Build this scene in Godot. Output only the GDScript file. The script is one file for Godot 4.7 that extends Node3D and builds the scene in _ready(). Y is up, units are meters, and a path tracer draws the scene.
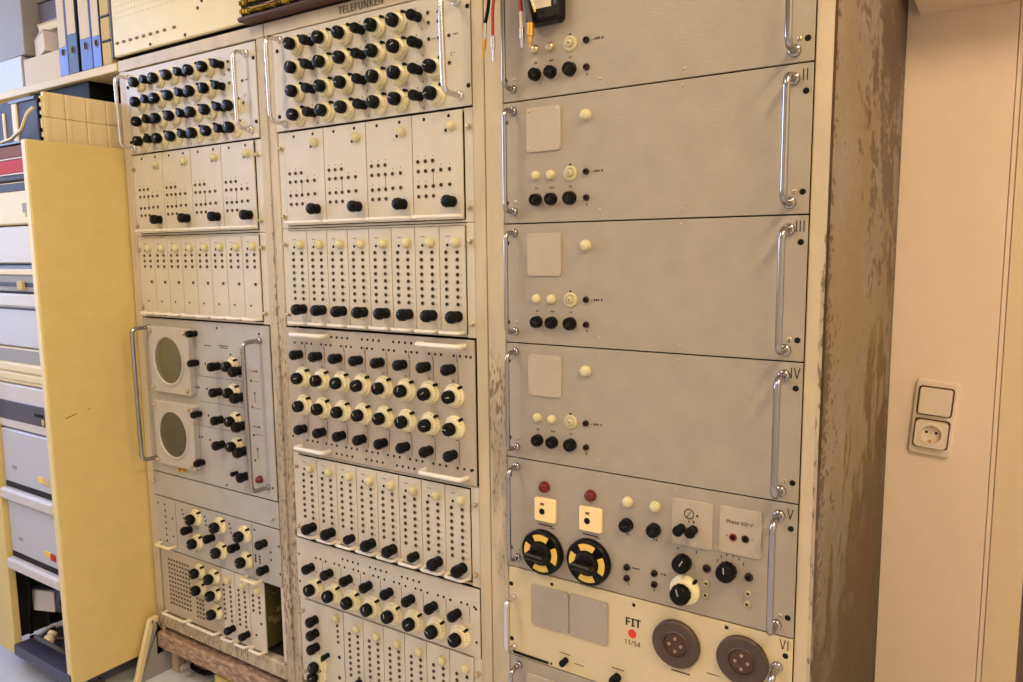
extends Node3D
# A row of worn analogue-computer racks in a warm lit room. Heights are measured from a datum 0.30 m below the floor.

const Y0 := 0.30
var M := {}
var org := {}
var cache := {}
var rng := RandomNumberGenerator.new()
var used := {}

# ---------------------------------------------------------------- helpers
func V(x: float, y: float, z: float) -> Vector3:
	return Vector3(x, y, z)

func numbered(called: String) -> String:
	if not used.has(called):
		used[called] = 0
		return called
	used[called] += 1
	return "%s_%03d" % [called, used[called]]

func thing(called: String, label: String, category: String, at: Vector3, group := "") -> Node3D:
	var o := Node3D.new()
	o.name = numbered(called)
	add_child(o, true)
	o.position = at - Vector3(0, Y0, 0)
	org[o] = at
	o.set_meta("label", label)
	o.set_meta("category", category)
	if group != "":
		o.set_meta("group", group)
	return o

func part(called: String, mesh: Mesh, mat: Material, parent: Node3D, at: Vector3, rot := Vector3.ZERO) -> MeshInstance3D:
	var o := MeshInstance3D.new()
	o.name = called
	o.mesh = mesh
	o.material_override = mat
	o.cast_shadow = GeometryInstance3D.SHADOW_CASTING_SETTING_ON
	parent.add_child(o, true)
	o.position = at - org[parent]
	o.rotation = rot
	org[o] = at
	return o

func stuff(o: Node3D) -> Node3D:
	o.set_meta("kind", "stuff")
	return o

func struct(called: String, mesh: Mesh, mat: Material, at: Vector3) -> MeshInstance3D:
	var o := MeshInstance3D.new()
	o.name = called
	o.mesh = mesh
	o.material_override = mat
	add_child(o, true)
	o.position = at - Vector3(0, Y0, 0)
	org[o] = at
	o.set_meta("kind", "structure")
	return o

func start() -> SurfaceTool:
	var st := SurfaceTool.new()
	st.begin(Mesh.PRIMITIVE_TRIANGLES)
	return st

func face(st: SurfaceTool, p: Array, c: Vector3, col := Color.WHITE, uvo := Vector3.ZERO) -> void:
	var n: Vector3 = (p[1] - p[0]).cross(p[2] - p[0])
	if n.length() < 1e-14:
		return
	n = n.normalized()
	var mid := Vector3.ZERO
	for q in p:
		mid += q
	mid /= p.size()
	var pts := p.duplicate()
	if n.dot(mid - c) < 0:
		n = -n
	else:
		pts.reverse()
	for i in range(1, pts.size() - 1):
		for k in [0, i, i + 1]:
			var q: Vector3 = pts[k] + uvo
			st.set_color(col)
			st.set_normal(n)
			st.set_uv(Vector2((q.x + 1.35 + (q.z if absf(n.x) > 0.6 else 0.0)) / 2.0, 1.0 - q.y / 2.0))
			st.add_vertex(pts[k])

func add_box(st: SurfaceTool, c: Vector3, s: Vector3, b := 0.0, col := Color.WHITE, uvo := Vector3.ZERO) -> void:
	var h := s / 2.0
	b = minf(b, minf(h.x, minf(h.y, h.z)) * 0.9)
	var f := func(sx, sy, sz, ax) -> Vector3:
		var v := Vector3(sx * h.x, sy * h.y, sz * h.z)
		if ax != 0: v.x -= sx * b
		if ax != 1: v.y -= sy * b
		if ax != 2: v.z -= sz * b
		return c + v
	for s1 in [-1, 1]:
		face(st, [f.call(s1, -1, -1, 0), f.call(s1, 1, -1, 0), f.call(s1, 1, 1, 0), f.call(s1, -1, 1, 0)], c, col, uvo)
		face(st, [f.call(-1, s1, -1, 1), f.call(1, s1, -1, 1), f.call(1, s1, 1, 1), f.call(-1, s1, 1, 1)], c, col, uvo)
		face(st, [f.call(-1, -1, s1, 2), f.call(1, -1, s1, 2), f.call(1, 1, s1, 2), f.call(-1, 1, s1, 2)], c, col, uvo)
	if b <= 0.0:
		return
	for s1 in [-1, 1]:
		for s2 in [-1, 1]:
			face(st, [f.call(s1, s2, -1, 0), f.call(s1, s2, 1, 0), f.call(s1, s2, 1, 1), f.call(s1, s2, -1, 1)], c, col, uvo)
			face(st, [f.call(s1, -1, s2, 0), f.call(s1, 1, s2, 0), f.call(s1, 1, s2, 2), f.call(s1, -1, s2, 2)], c, col, uvo)
			face(st, [f.call(-1, s1, s2, 1), f.call(1, s1, s2, 1), f.call(1, s1, s2, 2), f.call(-1, s1, s2, 2)], c, col, uvo)
			for s3 in [-1, 1]:
				face(st, [f.call(s1, s2, s3, 0), f.call(s1, s2, s3, 1), f.call(s1, s2, s3, 2)], c, col, uvo)

func boxm(w: float, h: float, d: float, b := 0.0008) -> Mesh:
	var k := "b%.4f,%.4f,%.4f,%.4f" % [w, h, d, b]
	if not cache.has(k):
		var st := start()
		add_box(st, Vector3.ZERO, Vector3(w, h, d), b)
		cache[k] = st.commit()
	return cache[k]

# a box whose texture coordinates follow its place in the room
func boxat(at: Vector3, s: Vector3, b := 0.001) -> Mesh:
	var st := start()
	add_box(st, Vector3.ZERO, s, b, Color.WHITE, at - Vector3(0, Y0, 0))
	return st.commit()

# profile of Vector2(radius, height) turned round +z
func add_lathe(st: SurfaceTool, prof: Array, seg: int, col: Color, off := Vector3.ZERO, flute := 0.0, nf := 0) -> void:
	var ns := []
	for i in prof.size() - 1:
		var d: Vector2 = prof[i + 1] - prof[i]
		ns.append(Vector2(d.y, -d.x).normalized())
	for i in prof.size() - 1:
		var n0: Vector2 = ns[i]
		var n1: Vector2 = ns[i]
		if i > 0 and ns[i - 1].dot(ns[i]) > 0.55:
			n0 = (ns[i - 1] + ns[i]).normalized()
		if i < ns.size() - 1 and ns[i + 1].dot(ns[i]) > 0.55:
			n1 = (ns[i + 1] + ns[i]).normalized()
		for j in seg:
			var q := []
			for a in [[j, i, n0], [j, i + 1, n1], [j + 1, i + 1, n1], [j, i, n0], [j + 1, i + 1, n1], [j + 1, i, n0]]:
				if (prof[i].x < 1e-6 and a[1] == i and false):
					continue
				var th: float = TAU * a[0] / seg
				var p: Vector2 = prof[a[1]]
				var nn: Vector2 = a[2]
				var r: float = p.x * (1.0 + flute * cos(nf * th))
				var rad := Vector3(cos(th), sin(th), 0)
				var tan := Vector3(-sin(th), cos(th), 0)
				var n: Vector3 = (rad + tan * (flute * nf * sin(nf * th))).normalized() * nn.x + Vector3(0, 0, nn.y)
				q.append([rad * r + Vector3(0, 0, p.y) + off, n.normalized()])
			for k in 6:
				st.set_color(col)
				st.set_normal(q[k][1])
				st.set_uv(Vector2(q[k][0].x, q[k][0].y))
				st.add_vertex(q[k][0])

func lathem(key: String, prof: Array, seg := 20, col := Color.WHITE) -> Mesh:
	if not cache.has(key):
		var st := start()
		add_lathe(st, prof, seg, col)
		cache[key] = st.commit()
	return cache[key]

func add_tube(st: SurfaceTool, pts: Array, r: float, seg := 8, col := Color.WHITE, caps := true) -> void:
	var rings := []
	var up := Vector3(0.31, 0.2, 0.93)
	for i in pts.size():
		var t: Vector3 = (pts[mini(i + 1, pts.size() - 1)] - pts[maxi(i - 1, 0)]).normalized()
		if absf(t.dot(up)) > 0.98:
			up = Vector3(0.9, 0.3, 0.1)
		var u := (up - t * up.dot(t)).normalized()
		up = u
		var w := t.cross(u)
		var ring := []
		for j in seg:
			var a := TAU * j / seg
			ring.append(u * cos(a) + w * sin(a))
		rings.append(ring)
	for i in pts.size() - 1:
		for j in seg:
			var k := (j + 1) % seg
			for a in [[i, j], [i + 1, k], [i, k], [i, j], [i + 1, j], [i + 1, k]]:
				st.set_color(col)
				st.set_normal(rings[a[0]][a[1]])
				st.set_uv(Vector2(0.0, 0.0))
				st.add_vertex(pts[a[0]] + rings[a[0]][a[1]] * r)
	if caps:
		for e in [0, pts.size() - 1]:
			var poly := []
			for j in seg:
				poly.append(pts[e] + rings[e][j] * r)
			face(st, poly, pts[1] if e == 0 else pts[e - 1], col)

func bend(corners: Array, rad: float, n := 5) -> Array:
	var out := [corners[0]]
	for i in range(1, corners.size() - 1):
		var a: Vector3 = (corners[i - 1] - corners[i])
		var b: Vector3 = (corners[i + 1] - corners[i])
		var r := minf(rad, minf(a.length(), b.length()) * 0.48)
		var p: Vector3 = corners[i] + a.normalized() * r
		var q: Vector3 = corners[i] + b.normalized() * r
		for k in n + 1:
			var t := float(k) / n
			out.append(p.lerp(corners[i], t).lerp(corners[i].lerp(q, t), t))
	out.append(corners[-1])
	return out

# rounded rectangle plate, back at z = 0, front at z = d
func rplate(w: float, h: float, d: float, rad: float, bev := 0.0006) -> Mesh:
	var key := "r%.4f,%.4f,%.4f,%.4f,%.4f" % [w, h, d, rad, bev]
	if cache.has(key):
		return cache[key]
	var st := start()
	var loop := func(inset: float, z: float) -> Array:
		var o := []
		for c in 4:
			var cx: float = (w / 2 - rad) * [1, -1, -1, 1][c]
			var cy: float = (h / 2 - rad) * [1, 1, -1, -1][c]
			for k in 5:
				var a := PI / 2 * (c + k / 4.0)
				o.append(Vector3(cx + cos(a) * maxf(rad - inset, 0.0002), cy + sin(a) * maxf(rad - inset, 0.0002), z))
		return o
	var a: Array = loop.call(0.0, 0.0)
	var b: Array = loop.call(0.0, d - bev)
	var c: Array = loop.call(bev, d)
	for i in a.size():
		var j := (i + 1) % a.size()
		face(st, [a[i], a[j], b[j], b[i]], Vector3(0, 0, d / 2))
		face(st, [b[i], b[j], c[j], c[i]], Vector3(0, 0, d / 2 - bev))
	face(st, c, Vector3(0, 0, -1))
	face(st, a, Vector3(0, 0, 1))
	cache[key] = st.commit()
	return cache[key]

func letters(called: String, s: String, h: float, mat: Material, parent: Node3D, at: Vector3, bold := 400, face_name := "Droid Sans") -> MeshInstance3D:
	var t := TextMesh.new()
	var f := SystemFont.new()
	f.font_names = PackedStringArray([face_name])
	f.font_weight = bold
	t.font = f
	t.font_size = 48
	t.pixel_size = h / (48 * 0.72)
	t.depth = 0.0004
	t.curve_step = 2.0
	t.text = s
	return part(called, t, mat, parent, at + Vector3(0, 0, 0.0002))

# ---------------------------------------------------------------- shared shapes
const BLACK := Color(0.0055, 0.005, 0.0055)
const WHITE := Color(0.75, 0.72, 0.62)

func knob_mesh(r: float, h: float, line := true) -> Mesh:
	var k := "k%.4f,%.4f,%s" % [r, h, line]
	if not cache.has(k):
		var st := start()
		add_lathe(st, [Vector2(r * 0.62, -0.0055), Vector2(r * 0.62, 0.0), Vector2(r, 0.0004)], 20, BLACK)
		add_lathe(st, [Vector2(r * 1.02, 0), Vector2(r, h * 0.72), Vector2(r * 0.95, h * 0.78)], 36, BLACK, Vector3.ZERO, 0.035, 12)
		add_lathe(st, [Vector2(r * 0.98, h * 0.76), Vector2(r * 0.95, h * 0.88), Vector2(r * 0.85, h * 0.96), Vector2(r * 0.6, h), Vector2(0, h)], 18, BLACK)
		if line:
			add_box(st, Vector3(0, r * 0.42, h * 1.0), Vector3(r * 0.12, r * 0.7, 0.0008), 0, Color(0.45, 0.42, 0.36))
		cache[k] = st.commit()
	return cache[k]

# collar against the panel, waist, fluted grip: the short double knobs
func spool_mesh(r: float, h: float) -> Mesh:
	var k := "s%.4f,%.4f" % [r, h]
	if not cache.has(k):
		var st := start()
		add_lathe(st, [Vector2(r * 0.92, 0), Vector2(r * 0.92, h * 0.26), Vector2(r * 0.84, h * 0.34), Vector2(r * 0.62, h * 0.38), Vector2(r * 0.62, h * 0.5), Vector2(r * 0.98, h * 0.54)], 20, BLACK)
		add_lathe(st, [Vector2(r, h * 0.52), Vector2(r, h * 0.86), Vector2(r * 0.9, h * 0.95)], 36, BLACK, Vector3.ZERO, 0.05, 10)
		add_lathe(st, [Vector2(r * 0.95, h * 0.9), Vector2(r * 0.78, h), Vector2(0, h)], 18, BLACK)
		cache[k] = st.commit()
	return cache[k]

func knob(t: Node3D, x: float, y: float, r: float, h := 0.026, z := 0.0) -> MeshInstance3D:
	return part("knob", spool_mesh(r, h), M.vc, t, V(x, y, z), Vector3(0, 0, rng.randf() * TAU))

func dial(t: Node3D, x: float, y: float, R: float, kr: float, ang := 0.0, hs := 0.010, hk := 0.0145, ticks := true) -> MeshInstance3D:
	var st: SurfaceTool
	var key := "d%.4f,%.4f" % [R, hs]
	if not cache.has(key):
		st = start()
		add_lathe(st, [Vector2(R, 0), Vector2(R, hs * 0.35), Vector2(R * 0.97, hs * 0.45)], 32, Color(1, 1, 1), Vector3.ZERO, 0.0, 0)
		add_lathe(st, [Vector2(R * 0.97, hs * 0.45), Vector2(R * 0.9, hs * 0.55), Vector2(R * 0.78, hs * 0.92), Vector2(R * 0.72, hs), Vector2(0, hs)], 32, Color(1, 1, 1))
		cache[key] = st.commit()
		var tk := start()
		for i in 25:
			var a := TAU * (i / 30.0) - 1.0
			var l := 0.10 if i % 5 else 0.16
			var b := Basis(Vector3(0, 0, 1), a)
			var c := b * Vector3(R * 0.865, 0, hs * 0.68)
			var n := start()
			var hx := R * l * 0.5
			var q := []
			for s in [[-1, -1], [1, -1], [1, 1], [-1, 1]]:
				var rr: float = R * 0.865 + s[0] * hx
				var zz: float = hs * lerpf(0.92, 0.55, clampf((rr / R - 0.78) / 0.12, 0, 1)) + 0.0003
				if rr / R < 0.78: zz = hs * lerpf(1.0, 0.92, (rr / R - 0.72) / 0.06) + 0.0003
				q.append(b * Vector3(rr, s[1] * 0.00035, zz))
			face(tk, q, Vector3(0, 0, -1))
		cache[key + "t"] = tk.commit()
	var d := part("dial", cache[key], M.ivory, t, V(x, y, 0))
	if ticks: stuff(part("dial_marks", cache[key + "t"], M.ink, d, V(x, y, 0), Vector3(0, 0, ang)))
	part("dial_knob", knob_mesh(kr, hk), M.vc, d, V(x, y, hs + 0.005), Vector3(0, 0, ang))
	part("stop_lever", lathem("lever", [Vector2(0.003, 0), Vector2(0.003, 0.009), Vector2(0.0022, 0.0105), Vector2(0, 0.0105)], 10), M.black, d, V(x + R * 0.70, y + R * 0.74, 0.0))
	return d

func add_jack(st: SurfaceTool, x: float, y: float, r := 0.0036, metal := Color(0.20, 0.15, 0.10)) -> void:
	add_lathe(st, [Vector2(r, -0.0002), Vector2(r, 0.0012), Vector2(r * 0.90, 0.0020), Vector2(r * 0.76, 0.0020), Vector2(r * 0.72, 0.0006)], 12, metal, Vector3(x, y, 0))
	add_lathe(st, [Vector2(r * 0.76, 0.0007), Vector2(0, 0.0006)], 12, Color(0.006, 0.005, 0.005), Vector3(x, y, 0))

func add_hole(st: SurfaceTool, x: float, y: float, r := 0.002) -> void:
	r *= 1.2
	add_lathe(st, [Vector2(r, -0.0002), Vector2(r, 0.0004), Vector2(0, 0.0005)], 10, Color(0.01, 0.008, 0.006), Vector3(x, y, 0))

func jacks(t: Node3D, pts: Array, called := "jacks", r := 0.0036) -> void:
	var st := start()
	var o: Vector3 = org[t]
	for p in pts:
		add_jack(st, p[0] - o.x, p[1] - o.y, r)
	stuff(part(called, st.commit(), M.jack, t, o))

func holes(t: Node3D, pts: Array, r := 0.002, called := "small_holes") -> void:
	var st := start()
	var o: Vector3 = org[t]
	for p in pts:
		add_hole(st, p[0] - o.x, p[1] - o.y, r)
	stuff(part(called, st.commit(), M.jack, t, o))

# printed lines and unreadable small print: [x, y, w, h]
func print_marks(t: Node3D, rects: Array, called := "printed_marks", mat: Material = null, z := 0.0002) -> void:
	var st := start()
	var o: Vector3 = org[t]
	for p in rects:
		add_box(st, Vector3(p[0] - o.x, p[1] - o.y, z - o.z), Vector3(p[2], p[3], 0.0004))
	stuff(part(called, st.commit(), M.ink if mat == null else mat, t, o))

func screw(t: Node3D, x: float, y: float, r := 0.0035, mat: Material = null, z := 0.0) -> void:
	var k := "screw%.4f" % r
	if not cache.has(k):
		var st := start()
		add_lathe(st, [Vector2(r, 0), Vector2(r, r * 0.35), Vector2(r * 0.8, r * 0.6), Vector2(0, r * 0.7)], 12, Color(1, 1, 1))
		add_box(st, Vector3(0, 0, r * 0.66), Vector3(r * 1.5, r * 0.26, r * 0.16), 0, Color(0.05, 0.04, 0.03))
		cache[k] = st.commit()
	part("screw", cache[k], M.nickel if mat == null else mat, t, V(x, y, z), Vector3(0, 0, rng.randf() * 3.0))

func lamp(t: Node3D, x: float, y: float, r: float, mat: Material, called := "lamp", h := -1.0) -> void:
	if h < 0: h = r * 1.3
	var prof := [Vector2(r * 1.08, 0), Vector2(r * 1.08, h * 0.16), Vector2(r, h * 0.2), Vector2(r, h * 0.45)]
	for i in range(1, 6):
		var a := PI / 2 * i / 5.0
		prof.append(Vector2(r * cos(a), h * 0.45 + h * 0.55 * sin(a)))
	part(called, lathem("lamp%.4f,%.4f" % [r, h], prof, 18), mat, t, V(x, y, 0))

func cap(t: Node3D, x: float, y: float, r: float, called := "fuse_cap", h := 0.012) -> void:
	var k := "cap%.4f,%.4f" % [r, h]
	if not cache.has(k):
		var st := start()
		add_lathe(st, [Vector2(r * 1.05, 0), Vector2(r, h * 0.3), Vector2(r, h * 0.8)], 32, BLACK, Vector3.ZERO, 0.03, 14)
		add_lathe(st, [Vector2(r * 0.98, h * 0.76), Vector2(r * 0.88, h), Vector2(0, h)], 18, BLACK)
		add_box(st, Vector3(0, 0, h), Vector3(r * 1.1, r * 0.16, 0.0006), 0, Color(0.04, 0.035, 0.03))
		cache[k] = st.commit()
	part(called, cache[k], M.vc, t, V(x, y, 0), Vector3(0, 0, rng.randf() * 3.0))

func socket(t: Node3D, x: float, y: float, r := 0.0055, col := Color(0.03, 0.018, 0.014), called := "socket") -> void:
	var k := "sock%.4f,%.3f" % [r, col.r]
	if not cache.has(k):
		var st := start()
		add_lathe(st, [Vector2(r, 0), Vector2(r, 0.003), Vector2(r * 0.8, 0.0055), Vector2(r * 0.55, 0.0055), Vector2(r * 0.5, 0.003)], 16, col)
		add_lathe(st, [Vector2(r * 0.55, 0.0032), Vector2(0, 0.003)], 16, Color(0.004, 0.003, 0.003))
		cache[k] = st.commit()
	part(called, cache[k], M.jack, t, V(x, y, 0))

# round bar handle standing off the panel
func handle(t: Node3D, a: Vector2, b: Vector2, proud := 0.045, r := 0.0045, mat: Material = null, boss := 0.009, called := "handle", off := Vector2.ZERO) -> void:
	if mat == null: mat = M.chrome
	var o := V(a.x, a.y, 0)
	var e := Vector3(b.x - a.x, b.y - a.y, 0)
	var f := Vector3(off.x, off.y, proud)
	var st := start()
	add_tube(st, bend([Vector3(0, 0, 0), f, e + f, e], 0.016, 6), r, 12)
	var h := part(called, st.commit(), mat, t, o)
	if boss > 0:
		var m := lathem("boss%.4f" % boss, [Vector2(boss, 0), Vector2(boss, 0.004), Vector2(boss * 0.85, 0.0065), Vector2(boss * 0.62, 0.007), Vector2(boss * 0.58, 0.014), Vector2(boss * 0.4, 0.015)], 18)
		part("boss", m, mat, h, o)
		part("boss", m, mat, h, o + e)

func add_chassis(t: Node3D, x0: float, x1: float, y0: float, y1: float, depth: float, z := -0.004) -> void:
	part("chassis", boxm(x1 - x0, y1 - y0, depth, 0.001), M.dark, t, V((x0 + x1) / 2, (y0 + y1) / 2, z - depth / 2))

func panel(called: String, label: String, cat: String, x0: float, x1: float, y0: float, y1: float, mat: Material, group := "", depth := 0.3, gap := 0.0022) -> Node3D:
	var t := thing(called, label, cat, V((x0 + x1) / 2, y0, 0), group)
	part("front_panel", boxat(V((x0 + x1) / 2, (y0 + y1) / 2, 0), V(x1 - x0 - gap, y1 - y0 - gap, 0.004), 0.0007), mat, t, V((x0 + x1) / 2, (y0 + y1) / 2, -0.002))
	add_chassis(t, x0 + 0.012, x1 - 0.012, y0 + 0.008, y1 - 0.008, depth)
	return t

# ---------------------------------------------------------------- materials
func mat(c: Color, rough := 0.6, metal := 0.0) -> StandardMaterial3D:
	var m := StandardMaterial3D.new()
	m.albedo_color = c
	m.roughness = rough
	m.metallic = metal
	return m

func noise(freq: float, sd: int, oct := 4) -> FastNoiseLite:
	var n := FastNoiseLite.new()
	n.seed = sd
	n.frequency = freq
	n.fractal_octaves = oct
	n.noise_type = FastNoiseLite.TYPE_SIMPLEX_SMOOTH
	return n

func ntex(n: FastNoiseLite, lo: Color, hi: Color, size := 512, normal := false, bump := 2.0) -> NoiseTexture2D:
	var t := NoiseTexture2D.new()
	t.width = size
	t.height = size
	t.noise = n
	t.seamless = true
	if normal:
		t.as_normal_map = true
		t.bump_strength = bump
	else:
		var g := Gradient.new()
		g.set_color(0, lo)
		g.set_color(1, hi)
		t.color_ramp = g
	return t

func painted(c: Color, sd: int, vary := 0.05, rough := 0.5, grain := 0.25) -> StandardMaterial3D:
	var m := mat(Color.WHITE, rough)
	m.albedo_texture = ntex(noise(0.012, sd), c.darkened(vary), c.lightened(vary * 0.6), 512)
	m.uv1_triplanar = true
	m.uv1_world_triplanar = true
	m.uv1_scale = Vector3(2.2, 2.2, 2.2)
	if grain > 0:
		m.normal_enabled = true
		m.normal_texture = M.grain_tex
		m.normal_scale = grain
	return m

func make_materials() -> void:
	M.grain_tex = ntex(noise(0.25, 5, 2), Color.BLACK, Color.WHITE, 512, true, 1.5)
	M.grey = painted(Color(0.655, 0.60, 0.54), 11, 0.04, 0.42)
	M.putty = painted(Color(0.715, 0.685, 0.655), 12, 0.05, 0.45)
	M.cream = painted(Color(0.82, 0.77, 0.70), 13, 0.03, 0.42)
	M.fit = painted(Color(0.83, 0.75, 0.60), 14, 0.025, 0.42)
	M.plate = painted(Color(0.725, 0.66, 0.59), 15, 0.03, 0.45)
	M.yellow = painted(Color(0.875, 0.775, 0.50), 16, 0.03, 0.5, 0.1)
	M.room = mat(Color(0.92, 0.90, 0.86), 0.9)
	M.wall = painted(Color(0.91, 0.82, 0.73), 17, 0.015, 0.8, 0.1)
	M.door = painted(Color(0.875, 0.785, 0.65), 18, 0.015, 0.6, 0.1)
	M.black = mat(Color(0.065, 0.06, 0.06), 0.32)
	M.black.metallic_specular = 0.3
	M.dark = mat(Color(0.10, 0.085, 0.07), 0.85)
	M.ink = mat(Color(0.17, 0.13, 0.12), 0.8)
	M.chrome = mat(Color(0.66, 0.64, 0.66), 0.06, 1.0)
	M.nickel = mat(Color(0.80, 0.73, 0.62), 0.32, 0.9)
	M.nickel.vertex_color_use_as_albedo = true
	M.satin = mat(Color(0.86, 0.84, 0.85), 0.2, 0.9)
	M.brass = mat(Color(0.85, 0.66, 0.32), 0.3, 0.9)
	M.ivory = mat(Color(0.93, 0.87, 0.70), 0.28)
	M.ivory.clearcoat_enabled = true
	M.ivory.clearcoat = 0.4
	M.button = mat(Color(0.82, 0.77, 0.61), 0.18)
	M.disc = mat(Color(0.78, 0.73, 0.58), 0.35)
	M.warmlit_cream = painted(Color(0.90, 0.825, 0.63), 21, 0.02, 0.45)  # cream with warm overhead light put into the colour
	M.umber = mat(Color(0.30, 0.17, 0.13), 0.5)
	M.switchbrown = mat(Color(0.46, 0.33, 0.22), 0.5)
	M.bezel = painted(Color(0.755, 0.715, 0.685), 22, 0.02, 0.42)
	M.inkpale = mat(Color(0.40, 0.35, 0.31), 0.8)
	M.edge = mat(Color(0.89, 0.81, 0.62), 0.5)
	M.lip = mat(Color(0.93, 0.89, 0.84), 0.3)
	M.lip.clearcoat_enabled = true
	M.edge_gap = mat(Color(0.42, 0.34, 0.33), 0.7)
	M.red = mat(Color(0.40, 0.06, 0.06), 0.15)
	M.vermilion = mat(Color(0.86, 0.20, 0.09), 0.5)
	M.segment = mat(Color(0.93, 0.77, 0.36), 0.5)
	M.tile = mat(Color(0.97, 0.86, 0.64), 0.45)
	M.vc = mat(Color.WHITE, 0.3)
	M.vc.metallic_specular = 0.28
	M.vc.vertex_color_use_as_albedo = true
	M.jack = mat(Color.WHITE, 0.4)
	M.jack.metallic_specular = 0.3
	M.jack.vertex_color_use_as_albedo = true
	M.brown = mat(Color(0.30, 0.22, 0.185), 0.35)
	M.white = mat(Color(0.80, 0.775, 0.76), 0.5)
	M.coolwhite = mat(Color(0.74, 0.735, 0.76), 0.5)
	M.greybox = mat(Color(0.60, 0.58, 0.57), 0.7)
	M.paper = mat(Color(0.86, 0.80, 0.72), 0.85)
	M.carton = mat(Color(0.80, 0.70, 0.50), 0.85)
	M.creamplastic = mat(Color(0.88, 0.80, 0.62), 0.5)
	M.blue = mat(Color(0.16, 0.26, 0.62), 0.45)
	M.paleblue = mat(Color(0.30, 0.40, 0.80), 0.45)
	M.navy = mat(Color(0.15, 0.13, 0.20), 0.6)
	M.slate = mat(Color(0.25, 0.25, 0.33), 0.4)
	M.redplate = mat(Color(0.72, 0.09, 0.05), 0.7)
	M.maroon = mat(Color(0.50, 0.25, 0.15), 0.7)
	M.rubber_black = mat(Color(0.055, 0.05, 0.05), 0.6)
	M.rubber_black.metallic_specular = 0.25
	M.rubber_red = mat(Color(0.62, 0.14, 0.10), 0.5)
	M.rubber_grey = mat(Color(0.30, 0.29, 0.29), 0.6)
	M.outlet = painted(Color(0.88, 0.81, 0.73), 20, 0.01, 0.45, 0.0)
	M.shelf = mat(Color(0.86, 0.76, 0.56), 0.55)
	M.crt = mat(Color(0.36, 0.33, 0.25), 0.06)
	M.crt.clearcoat_enabled = true
	M.crt2 = mat(Color(0.33, 0.29, 0.23), 0.35)
	M.pcb = mat(Color(0.33, 0.30, 0.14), 0.6)
	M.floor = painted(Color(0.82, 0.83, 0.86), 19, 0.06, 0.4, 0.1)
	M.frame = wear_frame()
	M.side = wear_side()
	M.rust = mat(Color.WHITE, 0.75)
	M.rust.albedo_texture = ntex(noise(0.03, 33, 5), Color(0.45, 0.32, 0.26), Color(0.84, 0.74, 0.66), 512)
	M.rust.uv1_triplanar = true
	M.rust.uv1_world_triplanar = true
	M.rust.uv1_scale = Vector3(2, 5, 5)

# paint of the rack frames: grimy and chipped, worst where two racks meet and near the floor
func wear_frame() -> StandardMaterial3D:
	var w := 2048
	var h := 1024
	var img := Image.create(w, h, false, Image.FORMAT_RGB8)
	var n1 := noise(0.15, 41, 4)
	var n2 := noise(0.010, 42, 3)
	var base := Color(0.80, 0.725, 0.61)
	for j in h:
		var y := (1.0 - float(j) / h) * 2.0 + Y0
		for i in w:
			var x := float(i) / w * 2.0 - 1.35
			if not ((x > -0.66 and x < -0.59) or (x > -0.07 and x < 0.01) or x > 0.5 or x < -1.15 or y < 0.5 or y > 1.93):
				continue
			var a := n2.get_noise_2d(i * 1.2, j * 0.5)
			var b := n1.get_noise_2d(i * 0.8, j * 0.45)
			var c := base.darkened(clampf(0.03 + 0.07 * a, 0, 1)).lerp(Color(0.72, 0.63, 0.51), clampf(b * 0.3, 0, 0.3))
			var worn := 0.0
			if x > -0.66 and x < -0.59: worn = 0.05 + 0.45 * smoothstep(1.45, 1.05, y)
			if x > -0.630 and x < -0.617: worn += 0.25
			if x > -0.045 and x < 0.01: worn = 0.55 * smoothstep(1.32, 1.22, y) * smoothstep(0.75, 0.95, y)
			if x > 0.538 and y < 1.5: worn = 0.45
			if y < 0.5: worn = 0.40
			if y > 1.93: worn = 0.0
			# grime in patches, chips inside them
			var grime := smoothstep(0.55, 0.0, absf(a + 0.1) - worn * 0.5 + 0.22) * worn
			c = c.lerp(Color(0.60, 0.53, 0.45), clampf(grime * 1.3 + 0.3 * b * grime, 0, 0.8))
			var chip := smoothstep(0.16, 0.30, b + 0.5 * a + worn * 0.45 - 0.28) * clampf(worn * 2.5, 0, 1)
			c = c.lerp(Color(0.41, 0.33, 0.26), chip * 0.75)
			img.set_pixel(i, j, c)
	var m := mat(Color.WHITE, 0.5)
	m.albedo_texture = ImageTexture.create_from_image(img)
	return m

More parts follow.
